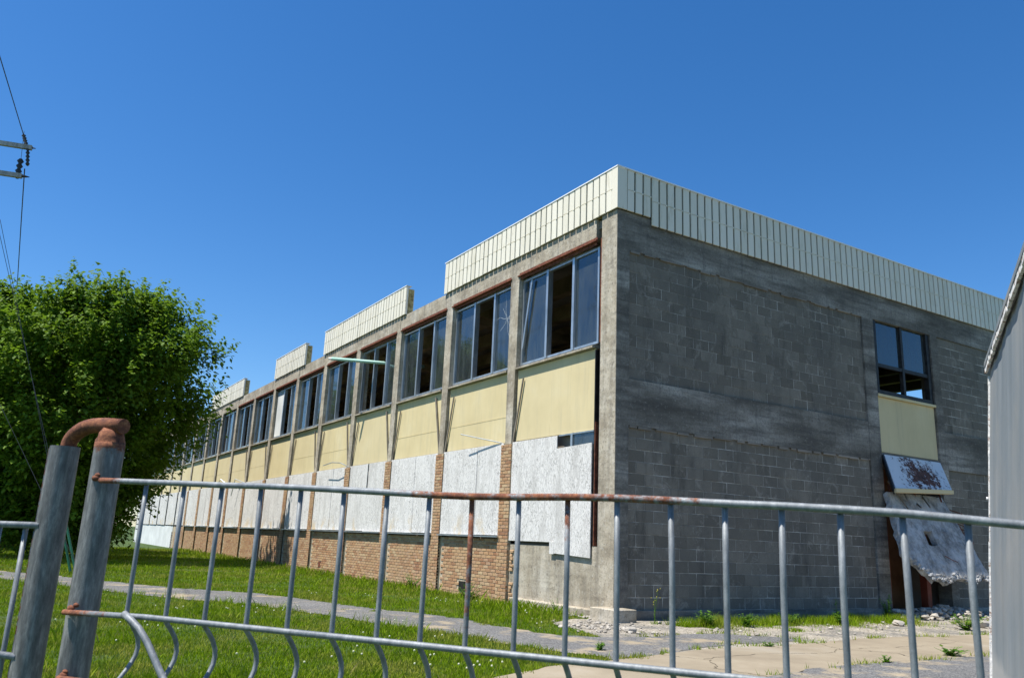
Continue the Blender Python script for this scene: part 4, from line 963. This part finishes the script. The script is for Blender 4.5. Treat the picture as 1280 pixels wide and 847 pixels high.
# ------------------------------------------------------------------ weeds
def weed(loc, label, h=.5, nst=7, spread=.25, leafs=.05, flower=False, group=None, seed=0):
    random.seed(seed); wd = thing('weed_plant', label, 'weed', loc, (0, 0, 0), group)
    st = MB(); lf = MB(); fl = MB()
    for i in range(nst):
        a = random.uniform(0, 6.28); s_ = random.uniform(.2, 1) * spread; hh = h * random.uniform(.6, 1)
        p = [Vector((math.cos(a) * s_ * t_ ** 1.3, math.sin(a) * s_ * t_ ** 1.3, hh * t_)) for t_ in (0, .35, .7, 1)]
        st.tube(p, [.005, .004, .003, .002], 4)
        nn = int(hh / .022)
        for j in range(nn):
            t_ = (j + .5) / nn; q = Vector((math.cos(a) * s_ * t_ ** 1.3, math.sin(a) * s_ * t_ ** 1.3, hh * t_)); b = random.uniform(0, 6.28); L = leafs * random.uniform(.6, 1.3) * (1.1 - .5 * t_)
            d = Vector((math.cos(b), math.sin(b), random.uniform(-.3, .5))).normalized(); sd = Vector((-math.sin(b), math.cos(b), 0)) * L * .35
            lf.add([q, q + d * L * .5 + sd, q + d * L, q + d * L * .5 - sd], [(0, 1, 2), (0, 2, 3)])
        if flower:
            for j in range(7):
                q = p[-1] + Vector((random.gauss(0, .03), random.gauss(0, .03), random.uniform(-.12, .04))); fl.cbox(q.x - .006, q.x + .006, q.y - .006, q.y + .006, q.z - .006, q.z + .006, .002)
    part('stems', st, 'weedleaf', wd); part('leaves', lf, 'weedleaf', wd)
    if flower: part('seed_head', fl, 'weedflower', wd)
    return wd
weed((.55, .38, 0), 'tall thin weed with yellow seed head beside the corner footing block', .56, 2, .06, .035, True, seed=1)
ws = [((1.15, .95, 0), 'broad leafy green bush, first along the shaded wall from the corner', .26, 26, .26, .08), ((1.2, 1.75, 0), 'leafy green weed second from the corner along the shaded wall', .22, 20, .22, .075),
      ((1.1, 2.9, 0), 'low leafy weed between the second bush and the tall thin stalk', .2, 16, .2, .07), ((1.3, 4.0, 0), 'leafy weed just left of the tall stalk in the middle of the shaded wall', .24, 18, .2, .07),
      ((.8, 4.55, 0), 'tall single stalk weed against the middle of the shaded wall', .62, 2, .05, .08), ((.8, 6.1, 0), 'dark leafy weed at the foot of the door side column', .5, 12, .22, .08),
      ((2.4, 5.9, 0), 'bright sunlit weed clump in front of the rubble heap', .28, 26, .38, .09), ((4.55, 1.75, .0), 'small sprawling weed tuft on the concrete pad crack', .12, 22, .22, .10),
      ((4.72, .15, 0), 'tiny weed tuft at the asphalt edge left of the sprawling one', .09, 12, .12, .07), ((3.25, -.1, 0), 'little tuft at the far edge of the concrete pad', .08, 12, .14, .06), ((2.95, -2.6, 0), 'small weed tuft where path and pad meet', .1, 14, .12, .06),
      ((-.9, -.5, 0), 'spindly weed at the foot of the pale plinth near the corner', .3, 7, .25, .05), ((-6.9, -.35, 0), 'bushy weed against the brick wall below the third board', .38, 18, .35, .07), ((-4.2, -.4, 0), 'bushy weed against the brick wall next to the small dark hole', .34, 18, .4, .07)]
for i, (l_, lab, h_, ns, sp_, ls) in enumerate(ws): weed(l_, lab, h_, ns, sp_, ls, seed=70 + i)
